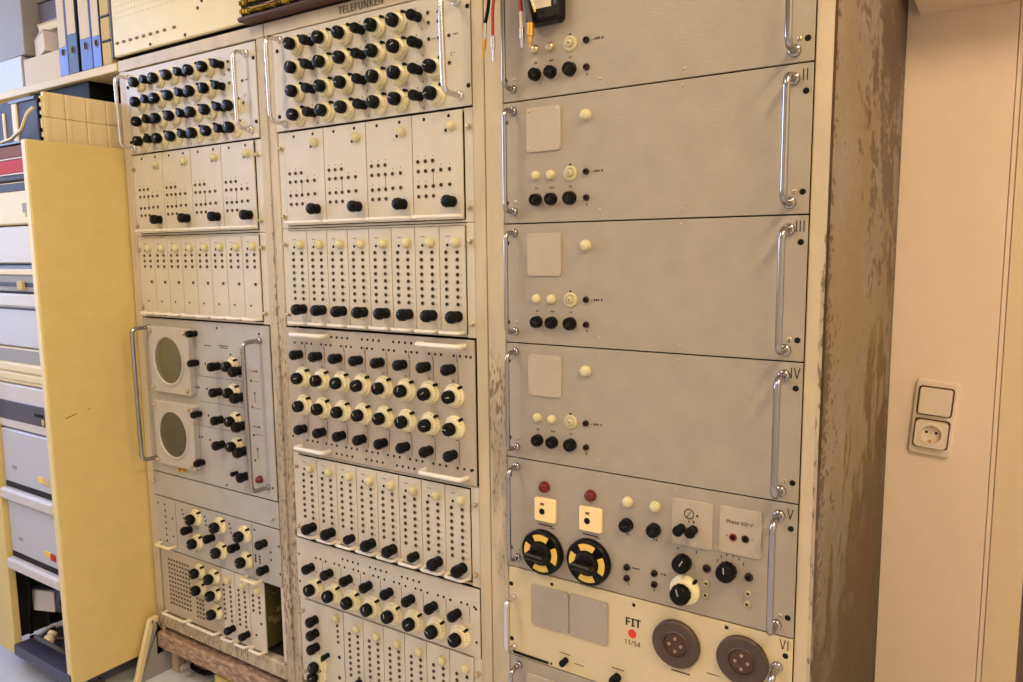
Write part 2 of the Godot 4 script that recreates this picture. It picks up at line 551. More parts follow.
# the bare flank of the right rack: grey lilac metal, brown stain high up, ochre runs low down, chips along the front edge
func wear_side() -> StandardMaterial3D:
	var w := 512
	var h := 1024
	var img := Image.create(w, h, false, Image.FORMAT_RGB8)
	var n1 := noise(0.03, 51, 4)
	var n2 := noise(0.006, 52, 4)
	var n3 := noise(0.09, 53, 3)
	for j in h:
		var y := (1.0 - float(j) / h) * 1.7 + Y0
		for i in w:
			var u := float(i) / w                              # 0 front .. 1 back
			var s := n1.get_noise_2d(i * 0.42, j * 0.22)                  # upright streaks
			var b := n2.get_noise_2d(i * 0.8, j * 0.8)                   # large patches
			var f := n3.get_noise_2d(i * 0.38, j * 0.8)                   # fine speckle
			var g := n1.get_noise_2d(i * 0.30 + 700.0, j * 0.55)          # middling blots
			var c := Color(0.65, 0.555, 0.45).lerp(Color(0.66, 0.60, 0.56), clampf(0.5 + b * 1.6, 0, 1)).darkened(0.06 * f)
			# brown bloom high up, towards the back
			var up := smoothstep(0.0, 0.45, 0.9 * g + 0.5 * s + 0.5 * f + (y - 1.62) * 1.5 + 0.42 - absf(u - 0.75) * 1.5)
			c = c.lerp(Color(0.40, 0.30, 0.25), up * 0.85)
			# dark blots in the back half
			var sp := smoothstep(0.02, 0.50, 0.6 * f + 0.6 * g + 0.3 * s) * smoothstep(0.25, 0.75, u + 0.3 * b)
			c = c.lerp(Color(0.42, 0.33, 0.29), sp * 0.55)
			# scraped lilac metal below a slanting edge
			var low := smoothstep(-0.02, 0.12, (u - 0.5) * 0.45 + (1.08 - y) + 0.25 * s + 0.15 * g)
			c = c.lerp(Color(0.48, 0.39, 0.33).lerp(Color(0.70, 0.64, 0.60), clampf(0.45 + 1.3 * s + 1.3 * f, 0, 1)), low * 0.85)
			# ochre runs
			var och := smoothstep(-0.05, 0.13, (u - 0.45) * 0.55 + (1.06 - y) * 0.75 + 0.42 * s + 0.25 * g - 0.5 * smoothstep(0.86, 1.0, u))
			c = c.lerp(Color(0.38, 0.25, 0.03).lerp(Color(0.48, 0.35, 0.12), clampf(0.45 + 1.5 * f + 0.8 * s, 0, 1)), och * 0.92)
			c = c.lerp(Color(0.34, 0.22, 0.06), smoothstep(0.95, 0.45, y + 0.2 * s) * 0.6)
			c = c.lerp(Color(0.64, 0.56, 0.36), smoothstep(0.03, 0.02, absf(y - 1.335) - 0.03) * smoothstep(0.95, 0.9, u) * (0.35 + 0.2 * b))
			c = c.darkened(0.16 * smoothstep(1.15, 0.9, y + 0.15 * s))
			var red := smoothstep(0.13, 0.02, Vector2((u - 0.66) * 0.9, (y - 0.80) * 0.9).length() + 0.1 * s)
			c = c.lerp(Color(0.42, 0.19, 0.05), red * 0.8)
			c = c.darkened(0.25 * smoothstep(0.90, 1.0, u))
			if u < 0.16:
				var ch := smoothstep(0.30, 0.40, absf(f) * 0.8 + 0.36 * smoothstep(0.09, 0.0, u) + 0.35 * g - 0.25 * smoothstep(1.35, 1.6, y) - 0.10)
				c = c.lerp(Color(0.33, 0.23, 0.17), ch * 0.85)
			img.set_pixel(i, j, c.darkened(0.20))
	var m := mat(Color.WHITE, 0.55)
	m.albedo_texture = ImageTexture.create_from_image(img)
	return m

# ---------------------------------------------------------------- scene
func _ready() -> void:
	rng.seed = 7
	var cam := Camera3D.new()
	cam.name = "camera"
	cam.fov = rad_to_deg(2.0 * atan(341.0 / 755.956))
	cam.position = Vector3(0.7601, 1.4778 - Y0, 1.1413)
	cam.basis = Basis(Vector3.UP, 0.5799) * Basis(Vector3.RIGHT, -0.1212) * Basis(Vector3.BACK, -0.0111)
	cam.near = 0.02
	add_child(cam)
	cam.current = true
	var we := WorldEnvironment.new()
	we.name = "environment"
	var env := Environment.new()
	env.tonemap_mode = Environment.TONE_MAPPER_LINEAR
	env.tonemap_exposure = 0.9
	env.sdfgi_enabled = true
	env.ssao_enabled = true
	env.ssil_enabled = true
	var sky := Sky.new()
	var pm := ProceduralSkyMaterial.new()
	pm.sky_top_color = Color(0.45, 0.60, 0.90)
	pm.sky_horizon_color = Color(0.80, 0.86, 0.95)
	pm.ground_horizon_color = Color(0.6, 0.62, 0.62)
	pm.ground_bottom_color = Color(0.35, 0.35, 0.33)
	pm.energy_multiplier = 14.0
	sky.sky_material = pm
	env.sky = sky
	env.background_mode = Environment.BG_SKY
	we.environment = env
	add_child(we)
	make_materials()
	light_fixture(V(-0.75, 2.86, 1.6), 1.5, "neutral white ceiling light strip above the left racks", 3.0, Color(1.0, 0.94, 0.83))
	light_fixture(V(1.45, 2.86, 0.95), 1.5, "warm ceiling light strip above the camera side of the room", 5.0, Color(1.0, 0.89, 0.70))
	room()
	rack_frames()
	drawer_rack()
	middle_rack()
	scope_rack()
	on_top()
	cables()
	wall_socket()
	yellow_cabinet()
	shelf()
	low_things()

func light_fixture(at: Vector3, len: float, label: String, energy: float, tint: Color) -> void:
	var t := thing("ceiling_light", label, "lamp", at + V(0, 0.04, 0), "ceiling light strips")
	part("housing", boxm(0.34, 0.06, len + 0.06, 0.004), M.white, t, at + V(0, 0.01, 0))
	var e := mat(Color(1, 0.95, 0.85), 0.5)
	e.emission_enabled = true
	e.emission = tint
	e.emission_energy_multiplier = 1.6
	part("diffuser", boxm(0.30, 0.012, len, 0.003), e, t, at + V(0, -0.026, 0))
	var l := AreaLight3D.new()
	l.name = "lamp_light"
	l.area_size = Vector2(0.30, len)
	l.light_color = tint
	l.light_energy = energy
	l.area_range = 8.0
	l.area_attenuation = 2.0
	l.shadow_enabled = true
	t.add_child(l)
	l.position = at + V(0, -0.036, 0) - org[t]
	l.rotation = Vector3(-PI / 2, 0, 0)

func room() -> void:
	var zb := -0.769
	# the back wall, a shallow two-edged moulding and the door-side panel at the right
	struct("wall_back", boxm(3.17, 2.7, 0.10, 0.0), M.wall, V(0.752 - 1.585, 1.65, zb - 0.05))
	struct("wall_back_core", boxm(4.74, 2.7, 0.06, 0.0), M.wall, V(-0.05, 1.65, zb - 0.13))
	struct("trim_1", boxm(0.0086, 2.7, 0.10, 0.0008), M.wall, V(0.7575, 1.65, zb - 0.051))
	struct("wall_back_panel", boxm(0.0632, 2.7, 0.10, 0.0008), M.door, V(0.7946, 1.65, zb - 0.05))
	struct("trim_2", boxm(0.02, 2.7, 0.10, 0.0008), M.edge_gap, V(0.8365, 1.65, zb - 0.056))
	struct("door_1", boxm(0.95, 2.7, 0.08, 0.001), M.door, V(1.3235, 1.65, zb - 0.04))
	struct("wall_back_end", boxm(0.52, 2.7, 0.10, 0.0), M.wall, V(2.06, 1.65, zb - 0.05))
	struct("trim_3", boxm(1.74, 0.6, 0.15, 0.003), M.wall, V(0.57 + 0.87, 1.966 + 0.3, zb + 0.075))
	struct("floor", boxm(4.74, 0.1, 4.2, 0.0), M.floor, V(-0.05, Y0 - 0.05, zb + 2.0))
	struct("ceiling", boxm(4.74, 0.1, 4.2, 0.0), M.room, V(-0.05, 3.05, zb + 2.0))
	struct("wall_front", boxm(4.74, 2.7, 0.1, 0.0), M.room, V(-0.05, 1.65, 3.25))
	struct("wall_right", boxm(0.1, 2.7, 4.2, 0.0), M.room, V(2.37, 1.65, zb + 2.0))
	# left wall with a window opening
	var xl := -2.45
	struct("wall_left", boxm(0.1, 0.9, 4.2, 0.0), M.room, V(xl, Y0 + 0.45, zb + 2.0))
	struct("wall_left_head", boxm(0.1, 0.4, 4.2, 0.0), M.room, V(xl, 2.8, zb + 2.0))
	struct("wall_left_back", boxm(0.1, 1.4, 0.82, 0.0), M.room, V(xl, 1.9, zb - 0.1 + 0.41))
	struct("wall_left_front", boxm(0.1, 1.4, 1.86, 0.0), M.room, V(xl, 1.9, zb + 4.1 - 0.93))
	var w := Node3D.new()
	w.name = "window_1"
	w.set_meta("kind", "structure")
	add_child(w)
	w.position = V(xl, 1.2 - Y0, zb + 1.48)
	org[w] = V(xl, 1.2, zb + 1.48)
	for s in [-1, 1]:
		part("window_frame", boxm(0.07, 1.4, 0.05, 0.003), M.white, w, V(xl, 1.9, zb + 1.48 + s * 0.755))
		part("window_frame", boxm(0.07, 0.05, 1.46, 0.003), M.white, w, V(xl, 1.9 + s * 0.675, zb + 1.48))
	part("window_frame", boxm(0.07, 1.3, 0.05, 0.003), M.white, w, V(xl, 1.9, zb + 1.48))
	var g := mat(Color(0.9, 0.95, 1.0, 0.06), 0.02)
	g.transparency = BaseMaterial3D.TRANSPARENCY_ALPHA
	part("pane", boxm(0.005, 1.3, 0.70, 0.0), g, w, V(xl, 1.9, zb + 1.48 - 0.38))
	part("pane", boxm(0.005, 1.3, 0.70, 0.0), g, w, V(xl, 1.9, zb + 1.48 + 0.38))

# ---------------------------------------------------------------- rack frames
func bar(t: Node3D, called: String, x0: float, x1: float, y0: float, y1: float, z0: float, z1: float, m: Material, b := 0.0015) -> MeshInstance3D:
	var c := V((x0 + x1) / 2, (y0 + y1) / 2, (z0 + z1) / 2)
	return part(called, boxat(c, V(x1 - x0, y1 - y0, z1 - z0), b), m, t, c)

func rack_frames() -> void:
	var zb := -0.766
	var a := thing("equipment_rack", "worn cream rack frame next to the yellow cabinet, rusty ledge at its foot", "rack", V(-0.91, Y0, 0), "steel rack frames")
	bar(a, "post", -1.195, -1.1655, 0.36, 1.942, -0.04, -0.002, M.frame)
	bar(a, "post", -0.6528, -0.6255, 0.36, 1.942, -0.04, -0.002, M.frame)
	bar(a, "top_rail", -1.195, -0.6255, 1.942, 1.97, -0.05, -0.001, M.frame)
	bar(a, "bottom_rail", -1.1665, -0.6515, 0.440, 0.482, -0.05, 0.003, M.frame, 0.004)
	bar(a, "ledge", -1.185, -0.6262, 0.376, 0.424, -0.10, 0.012, M.rust, 0.005)
	bar(a, "foot_shade_panel", -1.188, -0.63, 0.302, 0.374, -0.206, -0.200, M.dark, 0.001)  # added dark sheet, gives the opening below the ledge its shade
	bar(a, "side_panel", -1.195, -1.19, 0.36, 1.97, zb, -0.04, M.frame)
	bar(a, "top_cover", -1.195, -0.6255, 1.964, 1.97, zb, -0.05, M.frame)
	bar(a, "back_panel", -1.19, -0.6255, 0.36, 1.964, zb, zb + 0.004, M.dark)
	for x in [-1.148, -0.642]:
		bar(a, "leg", x - 0.014, x + 0.014, Y0, 0.376, -0.055, -0.015, M.frame)
		bar(a, "leg", x - 0.014, x + 0.014, Y0, 0.376, zb, zb + 0.04, M.frame)
	var b := thing("equipment_rack", "cream rack frame in the middle, under the maker's lettering", "rack", V(-0.33, Y0, 0), "steel rack frames")
	bar(b, "post", -0.6235, -0.5972, Y0, 1.942, -0.04, -0.002, M.frame)
	bar(b, "post", -0.0682, -0.0425, Y0, 1.942, -0.04, -0.002, M.frame)
	bar(b, "top_rail", -0.6235, -0.0425, 1.942, 1.97, -0.05, -0.001, M.frame)
	bar(b, "bottom_rail", -0.599, -0.0665, Y0, 0.40, -0.05, -0.002, M.frame)
	bar(b, "top_cover", -0.6235, -0.0425, 1.964, 1.97, zb, -0.05, M.frame)
	bar(b, "back_panel", -0.6235, -0.0425, Y0, 1.964, zb, zb + 0.004, M.dark)
	bar(b, "side_panel", -0.6235, -0.6195, Y0, 1.964, zb + 0.004, -0.04, M.frame)
	letters("lettering", "TELEFUNKEN", 0.0142, M.inkpale, b, V(-0.333, 1.9555, 0.0), 700)
	var c := thing("equipment_rack", "steel rack frame with the bare streaked flank, beside the wall outlet", "rack", V(0.255, Y0, 0), "steel rack frames")
	bar(c, "post", -0.0405, -0.0012, Y0, 1.985, -0.04, -0.002, M.frame)
	bar(c, "post", 0.5203, 0.546, Y0, 1.985, -0.04, -0.002, M.frame)
	bar(c, "top_rail", -0.0405, 0.546, 1.985, 2.03, -0.05, -0.001, M.frame)
	bar(c, "bottom_rail", -0.0035, 0.5225, Y0, 0.36, -0.05, -0.002, M.frame)
	bar(c, "top_cover", -0.0405, 0.546, 2.024, 2.03, zb, -0.05, M.frame)
	bar(c, "back_panel", -0.0405, 0.546, Y0, 2.024, zb, zb + 0.004, M.dark)
	# the flank has texture coordinates of its own: front to back, foot to top
	var st := start()
	var p := []
	for q in [[0, 0], [1, 0], [1, 1], [0, 1]]:
		p.append(Vector3(0.002, 0.85 * (2 * q[1] - 1), -q[0] * 0.764 + 0.382))
	var uv := [Vector2(0, 1), Vector2(1, 1), Vector2(1, 0), Vector2(0, 0)]
	for k in [0, 2, 1, 0, 3, 2]:
		st.set_normal(Vector3.RIGHT); st.set_uv(uv[k]); st.set_color(Color.WHITE); st.add_vertex(p[k])
	for k in [0, 1, 2, 0, 2, 3]:
		st.set_normal(Vector3.LEFT); st.set_uv(uv[k]); st.set_color(Color.WHITE); st.add_vertex(p[k] - Vector3(0.004, 0, 0))
	for k in 4:
		var k2 := (k + 1) % 4
		var e := Vector3(0.004, 0, 0)
		face(st, [p[k], p[k2], p[k2] - e, p[k] - e], Vector3.ZERO)
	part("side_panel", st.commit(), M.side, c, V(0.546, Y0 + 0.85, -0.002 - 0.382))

# ---------------------------------------------------------------- right rack: drawers I to VII
func drawer_rack() -> void:
	var rom := ["I", "II", "III", "IV", "V", "VI", "VII"]
	var ys := [1.945, 1.732, 1.522, 1.309, 1.095, 0.883, 0.706, 0.52]
	var g := "numbered drawers of the right rack"
	var lab := ["blank grey drawer with test leads and a black case hanging before it", "blank grey drawer marked with the Roman numeral II", "blank grey drawer marked with the Roman numeral III", "blank grey drawer marked with the Roman numeral IV",
		"grey drawer marked V with two big black and yellow rotary switches", "yellowish cream drawer marked VI with two large brown round connectors", "grey drawer at the foot of the numbered rack, only its top showing"]
	var d := []
	for i in 7:
		var t := panel("rack_drawer", lab[i], "drawer", 0.0, 0.52, ys[i + 1], ys[i], M.fit if i == 5 else M.grey, g)
		d.append(t)
		var y0: float = ys[i + 1]
		var y1: float = ys[i]
		if i != 5:
			if i > 0:
				roman(t, rom[i], V(0.5085, y1 - 0.0165, 0))
			handle(t, Vector2(0.493, y1 - 0.021), Vector2(0.493, y0 + 0.017), 0.040, 0.0052)
			handle(t, Vector2(0.022, y1 - 0.016), Vector2(0.022, y0 + 0.021), 0.030, 0.0042, null, 0.0075)
			holes(t, [[0.510, y1 - 0.039], [0.510, y0 + 0.032], [0.006, y1 - 0.034], [0.006, y0 + 0.037]], 0.0038, "fixing_holes")
			screw(t, 0.499, y0 + 0.033, 0.0034)
			screw(t, 0.025, y0 + 0.038, 0.0030)
			for p in [[0.19, y1 - 0.007], [0.33, y1 - 0.009], [0.19, y0 + 0.0185], [0.332, y0 + 0.015]]:
				screw(t, p[0], p[1], 0.0026, M.plate)
	for i in 4:
		var t: Node3D = d[i]
		var y0: float = ys[i + 1]
		var b := y0 + 0.081
		var c := y0 + 0.040
		for k in 2:
			lamp(t, [0.067, 0.097][k], b, 0.0078, M.button if i else M.nickel, "push_button", 0.009)
		part("coaxial_socket", lathem("coax", [Vector2(0.0128, 0), Vector2(0.0128, 0.002), Vector2(0.0115, 0.003), Vector2(0.0085, 0.003), Vector2(0.0078, 0.0018), Vector2(0.0056, 0.0018), Vector2(0.0056, 0.006), Vector2(0.0042, 0.0075), Vector2(0.002, 0.0075), Vector2(0.0018, 0.004), Vector2(0, 0.004)], 24), M.disc, t, V(0.135, b, 0))
		holes(t, [[0.1345, b + 0.014]], 0.0019, "index_dot")
		socket(t, 0.165, b + 0.001)
		for x in [0.068, 0.0985, 0.135]:
			cap(t, x, c, 0.0103 if x < 0.13 else 0.0110)
		socket(t, 0.1655, c - 0.0005)
		print_marks(t, [[0.176, b + 0.0005, 0.003, 0.0008], [0.181, b + 0.001, 0.0022, 0.0035], [0.1845, b + 0.001, 0.0022, 0.0035], [0.188, b + 0.001, 0.0022, 0.0035], [0.194, b + 0.001, 0.0024, 0.0035],
			[0.0665, c + 0.0195, 0.0016, 0.003], [0.0695, c + 0.0195, 0.0016, 0.003], [0.096, c + 0.0195, 0.0016, 0.003], [0.099, c + 0.0195, 0.0016, 0.003], [0.102, c + 0.0195, 0.0016, 0.003], [0.1335, c + 0.0195, 0.0016, 0.003], [0.137, c + 0.0195, 0.0016, 0.003], [0.166, c - 0.0115, 0.0018, 0.004]])
		if i > 0:
			var py: float = y0 + 0.1585
			plate(t, 0.083, py, 0.068, 0.0745, "cover_plate")
			lamp(t, 0.1645, py + 0.015, 0.0090, M.button, "lamp", 0.012)
	# V: switches and instruments
	var t: Node3D = d[4]
	for k in 2:
		var x: float = [0.0815, 0.1745][k]
		lamp(t, x, 1.0495, 0.0098, M.red, "red_lamp", 0.013)
		var px: float = [0.0838, 0.1755][k]
		var tl := part("ivory_tile", rplate(0.0435, 0.0435, 0.006, 0.003, 0.001), M.tile, t, V(px, 1.0075, 0))
		part("slot", boxm(0.0075, 0.0045, 0.0008, 0.0002), M.maroon, tl, V(px - 0.005, 1.0185, 0.0062))
		part("pin_hole", lathem("pinhole", [Vector2(0.0058, 0), Vector2(0.0058, 0.0007), Vector2(0.003, 0.0007), Vector2(0.0028, 0.0003), Vector2(0, 0.0003)], 14), M.black, tl, V(px - 0.0055, 1.0045, 0.006))
		print_marks(t, [[px - 0.002, 0.9775, 0.030, 0.0022], [px + 0.012, 0.9745, 0.012, 0.0012]])
		rotary(t, [0.0785, 0.1725][k], [0.9275, 0.930][k])
	lamp(t, 0.2445, 1.0505, 0.0088, M.button, "lamp", 0.011)
	lamp(t, 0.294, 1.0515, 0.0088, M.button, "lamp", 0.011)
	cap(t, 0.2435, 1.0105, 0.0112, "fuse_cap", 0.014)
	cap(t, 0.293, 1.0115, 0.0112, "fuse_cap", 0.014)
	for p in [[0.244, 0.935], [0.244, 0.9155], [0.294, 0.936], [0.294, 0.9165]]:
		socket(t, p[0], p[1], 0.0058)
	print_marks(t, [[0.2425, 0.9935, 0.0018, 0.003], [0.247, 0.9935, 0.0018, 0.003], [0.2925, 0.9945, 0.0018, 0.003], [0.297, 0.9945, 0.0018, 0.003], [0.260, 0.936, 0.014, 0.0018], [0.307, 0.937, 0.0022, 0.003], [0.312, 0.937, 0.003, 0.003],
		[0.334, 0.988, 0.004, 0.0016], [0.365, 0.988, 0.0016, 0.005], [0.247, 0.905, 0.0015, 0.004], [0.294, 0.906, 0.0015, 0.004]])
	plate(t, 0.3575, 1.0345, 0.068, 0.077, "instrument_plate")
	var ring := start()
	for k in 28:
		var a := TAU * k / 28
		add_box(ring, Vector3(cos(a) * 0.0078, sin(a) * 0.0078, 0.0), Vector3(0.0015, 0.0015, 0.0004))
	for k in 7:
		add_box(ring, Vector3(-0.003 + k * 0.001, -0.004 + k * 0.0014, 0.0), Vector3(0.001, 0.0015, 0.0004))
	stuff(part("meter_symbol", ring.commit(), M.ink, t, V(0.353, 1.0505, 0.0033)))
	knob(t, 0.3405, 1.0245, 0.0085, 0.022, 0.003)
	knob(t, 0.3605, 1.0255, 0.0085, 0.022, 0.003)
	print_marks(t, [[0.3665, 1.0495, 0.003, 0.004], [0.353, 1.0375, 0.0015, 0.004], [0.361, 1.0385, 0.0025, 0.004]], "printed_marks", null, 0.0032)
	plate(t, 0.435, 1.036, 0.066, 0.0755, "instrument_plate")
	letters("lettering", "Phase 500 V", 0.0055, M.ink, t, V(0.434, 1.051, 0.003), 500)
	socket(t, 0.4245, 1.026, 0.0062, Color(0.14, 0.012, 0.012), "red_socket")
	socket(t, 0.4435, 1.027, 0.0062)
	print_marks(t, [[0.4145, 1.028, 0.003, 0.001], [0.454, 1.028, 0.003, 0.001]], "printed_marks", null, 0.0032)
	part("selector_knob", knob_mesh(0.0145, 0.020), M.vc, t, V(0.345, 0.968, 0.004), Vector3(0, 0, -0.5))
	part("selector_knob", knob_mesh(0.0148, 0.020), M.vc, t, V(0.4175, 0.9705, 0.004), Vector3(0, 0, 0.1))
	var fan := []
	for k in 6:
		var a := 0.6 + k * 0.42
		fan.append([0.4215 + cos(a) * 0.024, 0.9715 + sin(a) * 0.024, 0.0014, 0.005])
	print_marks(t, fan)
	var big := dial(t, 0.3475, 0.9205, 0.0250, 0.0160, 0.3, 0.012, 0.016, false)
	for p in [[0.383, 0.965], [0.450, 0.966]]:
		socket(t, p[0], p[1], 0.0066)
	for p in [[0.383, 0.9405], [0.3825, 0.9205], [0.45, 0.940], [0.449, 0.922]]:
		socket(t, p[0], p[1], 0.0050, Color(0.50, 0.42, 0.30), "metal_socket")
	# VI: covers, emblem, connectors
	t = d[5]
	plate(t, 0.0915, 0.8205, 0.079, 0.0795, "cover_plate", M.grey)
	plate(t, 0.171, 0.8215, 0.0765, 0.080, "cover_plate", M.grey)
	letters("lettering", "FIT", 0.0145, M.ink, t, V(0.2555, 0.8375, 0), 700)
	part("red_dot", lathem("reddot", [Vector2(0.0078, 0), Vector2(0.0078, 0.0005), Vector2(0, 0.0006)], 24), M.vermilion, t, V(0.2545, 0.8175, 0))
	letters("lettering", "11/54", 0.0085, M.ink, t, V(0.2545, 0.8005, 0), 400)
	for k in 2:
		var x: float = [0.3345, 0.444][k]
		var y: float = [0.8235, 0.827][k]
		var c := part("round_connector", lathem("conn", [Vector2(0.041, 0), Vector2(0.041, 0.006), Vector2(0.039, 0.0085), Vector2(0.036, 0.0092), Vector2(0.028, 0.0072), Vector2(0.0235, 0.0066), Vector2(0.0225, 0.0085), Vector2(0.0205, 0.0090), Vector2(0.0195, 0.004), Vector2(0, 0.004)], 40), M.brown, t, V(x, y, 0))
		part("insert", lathem("insert", [Vector2(0.019, 0), Vector2(0.019, 0.003), Vector2(0, 0.0034)], 28), M.umber, c, V(x, y, 0.004))
		for q in [[0, 0.011], [0, -0.011], [-0.010, 0], [0.010, 0]]:
			part("contact", lathem("contact", [Vector2(0.0026, 0), Vector2(0.0026, 0.002), Vector2(0.0014, 0.0022), Vector2(0.0012, 0.0005), Vector2(0, 0.0005)], 12), M.nickel, c, V(x + q[0], y + q[1], 0.0072))
	roman(t, "VI", V(0.5065, 0.8705, 0))
	handle(t, Vector2(0.497, 0.832), Vector2(0.497, 0.736), 0.036, 0.0052)
	handle(t, Vector2(0.012, 0.823), Vector2(0.012, 0.724), 0.028, 0.0052, M.satin, 0.006)
	holes(t, [[0.5085, 0.853], [0.508, 0.735], [0.006, 0.848], [0.006, 0.738]], 0.0038, "fixing_holes")
	holes(t, [[0.095, 0.868], [0.257, 0.870], [0.417, 0.874]], 0.0028, "screw_heads")
	part("toggle_switch", spool_mesh(0.006, 0.018), M.vc, t, V(0.124, 0.7295, 0))
	knob(t, 0.227, 0.729, 0.0085, 0.02)
	part("label_strip", boxm(0.078, 0.0055, 0.0012, 0.0003), M.black, t, V(0.048, 0.7125, 0.0006))
	holes(t, [[0.093, 0.713]], 0.002)
	print_marks(t, [[0.122, 0.7415, 0.022, 0.0012], [0.151, 0.7285, 0.020, 0.001], [0.228, 0.7445, 0.024, 0.0014], [0.342, 0.7745, 0.032, 0.0022], [0.397, 0.7875, 0.02, 0.0012]])
	plate(d[6], 0.075, 0.650, 0.070, 0.060, "cover_plate")

func roman(t: Node3D, s: String, at: Vector3) -> void:
	var st := start()
	var w := 0.0
	for c in s:
		w += 0.0052 if c == "I" else 0.0105
	var x := -w / 2
	for c in s:
		if c == "I":
			add_box(st, Vector3(x + 0.0026, 0, 0), Vector3(0.0015, 0.016, 0.0004))
			x += 0.0052
		else:
			for sg in [-1, 1]:
				var s2 := start()
				add_box(s2, Vector3.ZERO, Vector3(0.0015, 0.0165, 0.0004))
				st.append_from(s2.commit(), 0, Transform3D(Basis(Vector3(0, 0, 1), -sg * 0.24), Vector3(x + 0.00525 + sg * 0.0020, 0, 0)))
			x += 0.0105
	part("numeral", st.commit(), M.ink, t, at + Vector3(0, 0, 0.0002))

func plate(t: Node3D, x: float, y: float, w: float, h: float, called: String, m: Material = null) -> void:
	if m == null: m = M.plate
	var p := part(called, rplate(w, h, 0.003, 0.005, 0.0007), m, t, V(x, y, 0))
	for sx in [-1, 1]:
		for sy in [-1, 1]:
			var k := "pscrew"
			part("screw", lathem(k, [Vector2(0.0022, 0), Vector2(0.0022, 0.0006), Vector2(0.001, 0.001), Vector2(0, 0.001)], 10), M.nickel, p, V(x + sx * (w / 2 - 0.006), y + sy * (h / 2 - 0.006), 0.003))

func rotary(t: Node3D, x: float, y: float) -> void:
	var R := 0.0415
	var o := part("rotary_switch", lathem("rotary", [Vector2(R, 0), Vector2(R, 0.010), Vector2(R * 0.95, 0.013), Vector2(R * 0.9, 0.0132), Vector2(R * 0.87, 0.0115), Vector2(R * 0.52, 0.0115), Vector2(R * 0.5, 0.018), Vector2(R * 0.46, 0.020), Vector2(0, 0.020)], 48), M.black, t, V(x, y, 0))
	for k in 4:
		var st := start()
		var a0 := PI / 2 * k + PI / 2 - 0.50
		var top := []
		var bot := []
		for i in 9:
			var a := a0 + 1.0 * i / 8.0
			top.append(Vector3(cos(a), sin(a), 0) * R * 0.84)
			bot.append(Vector3(cos(a), sin(a), 0) * R * 0.56)
		var e := Vector3(0, 0, 0.0014)
		for i in 8:
			face(st, [top[i] + e, top[i + 1] + e, bot[i + 1] + e, bot[i] + e], Vector3(0, 0, -1))
			face(st, [top[i], top[i + 1], top[i + 1] + e, top[i] + e], Vector3.ZERO)
		part("scale_segment", st.commit(), M.segment, o, V(x, y, 0.0115))
	var g := start()
	add_box(g, Vector3(0, 0, 0.010), Vector3(R * 0.98, R * 0.28, 0.020), 0.003)
	add_box(g, Vector3(R * 0.4, 0, 0.0205), Vector3(R * 0.16, R * 0.1, 0.001), 0)
	part("switch_grip", g.commit(), M.black, o, V(x, y, 0.020), Vector3(0, 0, -0.06))

# ---------------------------------------------------------------- plug-in modules and knob panels shared by two racks
func ordinal(i: int) -> String:
	return ["first", "second", "third", "fourth", "fifth", "sixth", "seventh", "eighth"][i]

# the big panel of 22 dials and 12 knobs; s shifts it from the middle rack to the left one
func attenuator_panel(sx: float, sy: float, label: String, mt: Material) -> void:
	var xa := -0.597 if sx == 0.0 else -1.165
	var xb := -0.068 if sx == 0.0 else -0.653
	var t := panel("dial_panel", label, "control panel", xa, xb, 1.736 + sy, 1.941 + sy * 0.3, mt, "dial panels at the top of the racks")
	var rows := [1.9075, 1.860, 1.812, 1.764]
	for r in 4:
		var y: float = rows[r] + sy
		for x in [-0.520, -0.435, -0.378, -0.290, -0.235, -0.1480]:
			if x > -0.2 and r < 2: continue
			dial(t, ax(x, sx), y, 0.0215, 0.0122, rng.randf_range(-2, 2))
		for x in [-0.475, -0.3305, -0.187]:
			knob(t, ax(x, sx), y + 0.001, 0.0098, 0.028)
	jacks(t, [[ax(-0.164, sx), 1.913 + sy], [ax(-0.140, sx), 1.911 + sy], [ax(-0.163, sx), 1.895 + sy], [ax(-0.140, sx), 1.894 + sy], [ax(-0.163, sx), 1.866 + sy], [ax(-0.140, sx), 1.8645 + sy], [ax(-0.116, sx), 1.865 + sy], [ax(-0.116, sx), 1.817 + sy]])
	for p in [[-0.074, 1.909], [-0.074, 1.772], [-0.581, 1.905], [-0.583, 1.768]]:
		screw(t, ax(p[0], sx), p[1] + sy, 0.0042, M.black)
	handle(t, Vector2(ax(-0.097, sx), 1.921 + sy), Vector2(ax(-0.093, sx), 1.756 + sy), 0.048 if sx == 0.0 else 0.036, 0.0055 if sx == 0.0 else 0.0045, M.satin, 0.009)
	handle(t, Vector2(ax(-0.5685, sx), 1.926 + sy), Vector2(ax(-0.5655, sx), 1.752 + sy), 0.040, 0.0045, M.satin, 0.008)
	var mk := []
	for r in 4:
		for x in [-0.470, -0.3265, -0.183]:
			mk.append([ax(x, sx) + 0.004, rows[r] + sy - 0.0205, 0.002, 0.0035])
			mk.append([ax(x, sx) - 0.010, rows[r] + sy + 0.018, 0.0012, 0.003])
	mk.append([ax(-0.105, sx), 1.866 + sy, 0.0018, 0.003]); mk.append([ax(-0.101, sx), 1.866 + sy, 0.0018, 0.003]); mk.append([ax(-0.097, sx), 1.866 + sy, 0.0018, 0.003])
	mk.append([ax(-0.152, sx), 1.865 + sy, 0.008, 0.001]); mk.append([ax(-0.112, sx), 1.832 + sy, 0.001, 0.008]); mk.append([ax(-0.106, sx), 1.834 + sy, 0.004, 0.001])
	print_marks(t, mk)

# the same front drawn again for the left rack, whose bay is a little narrower
func ax(x: float, s: float) -> float:
	return x if s == 0.0 else -1.1485 + (x + 0.5755) * 0.973

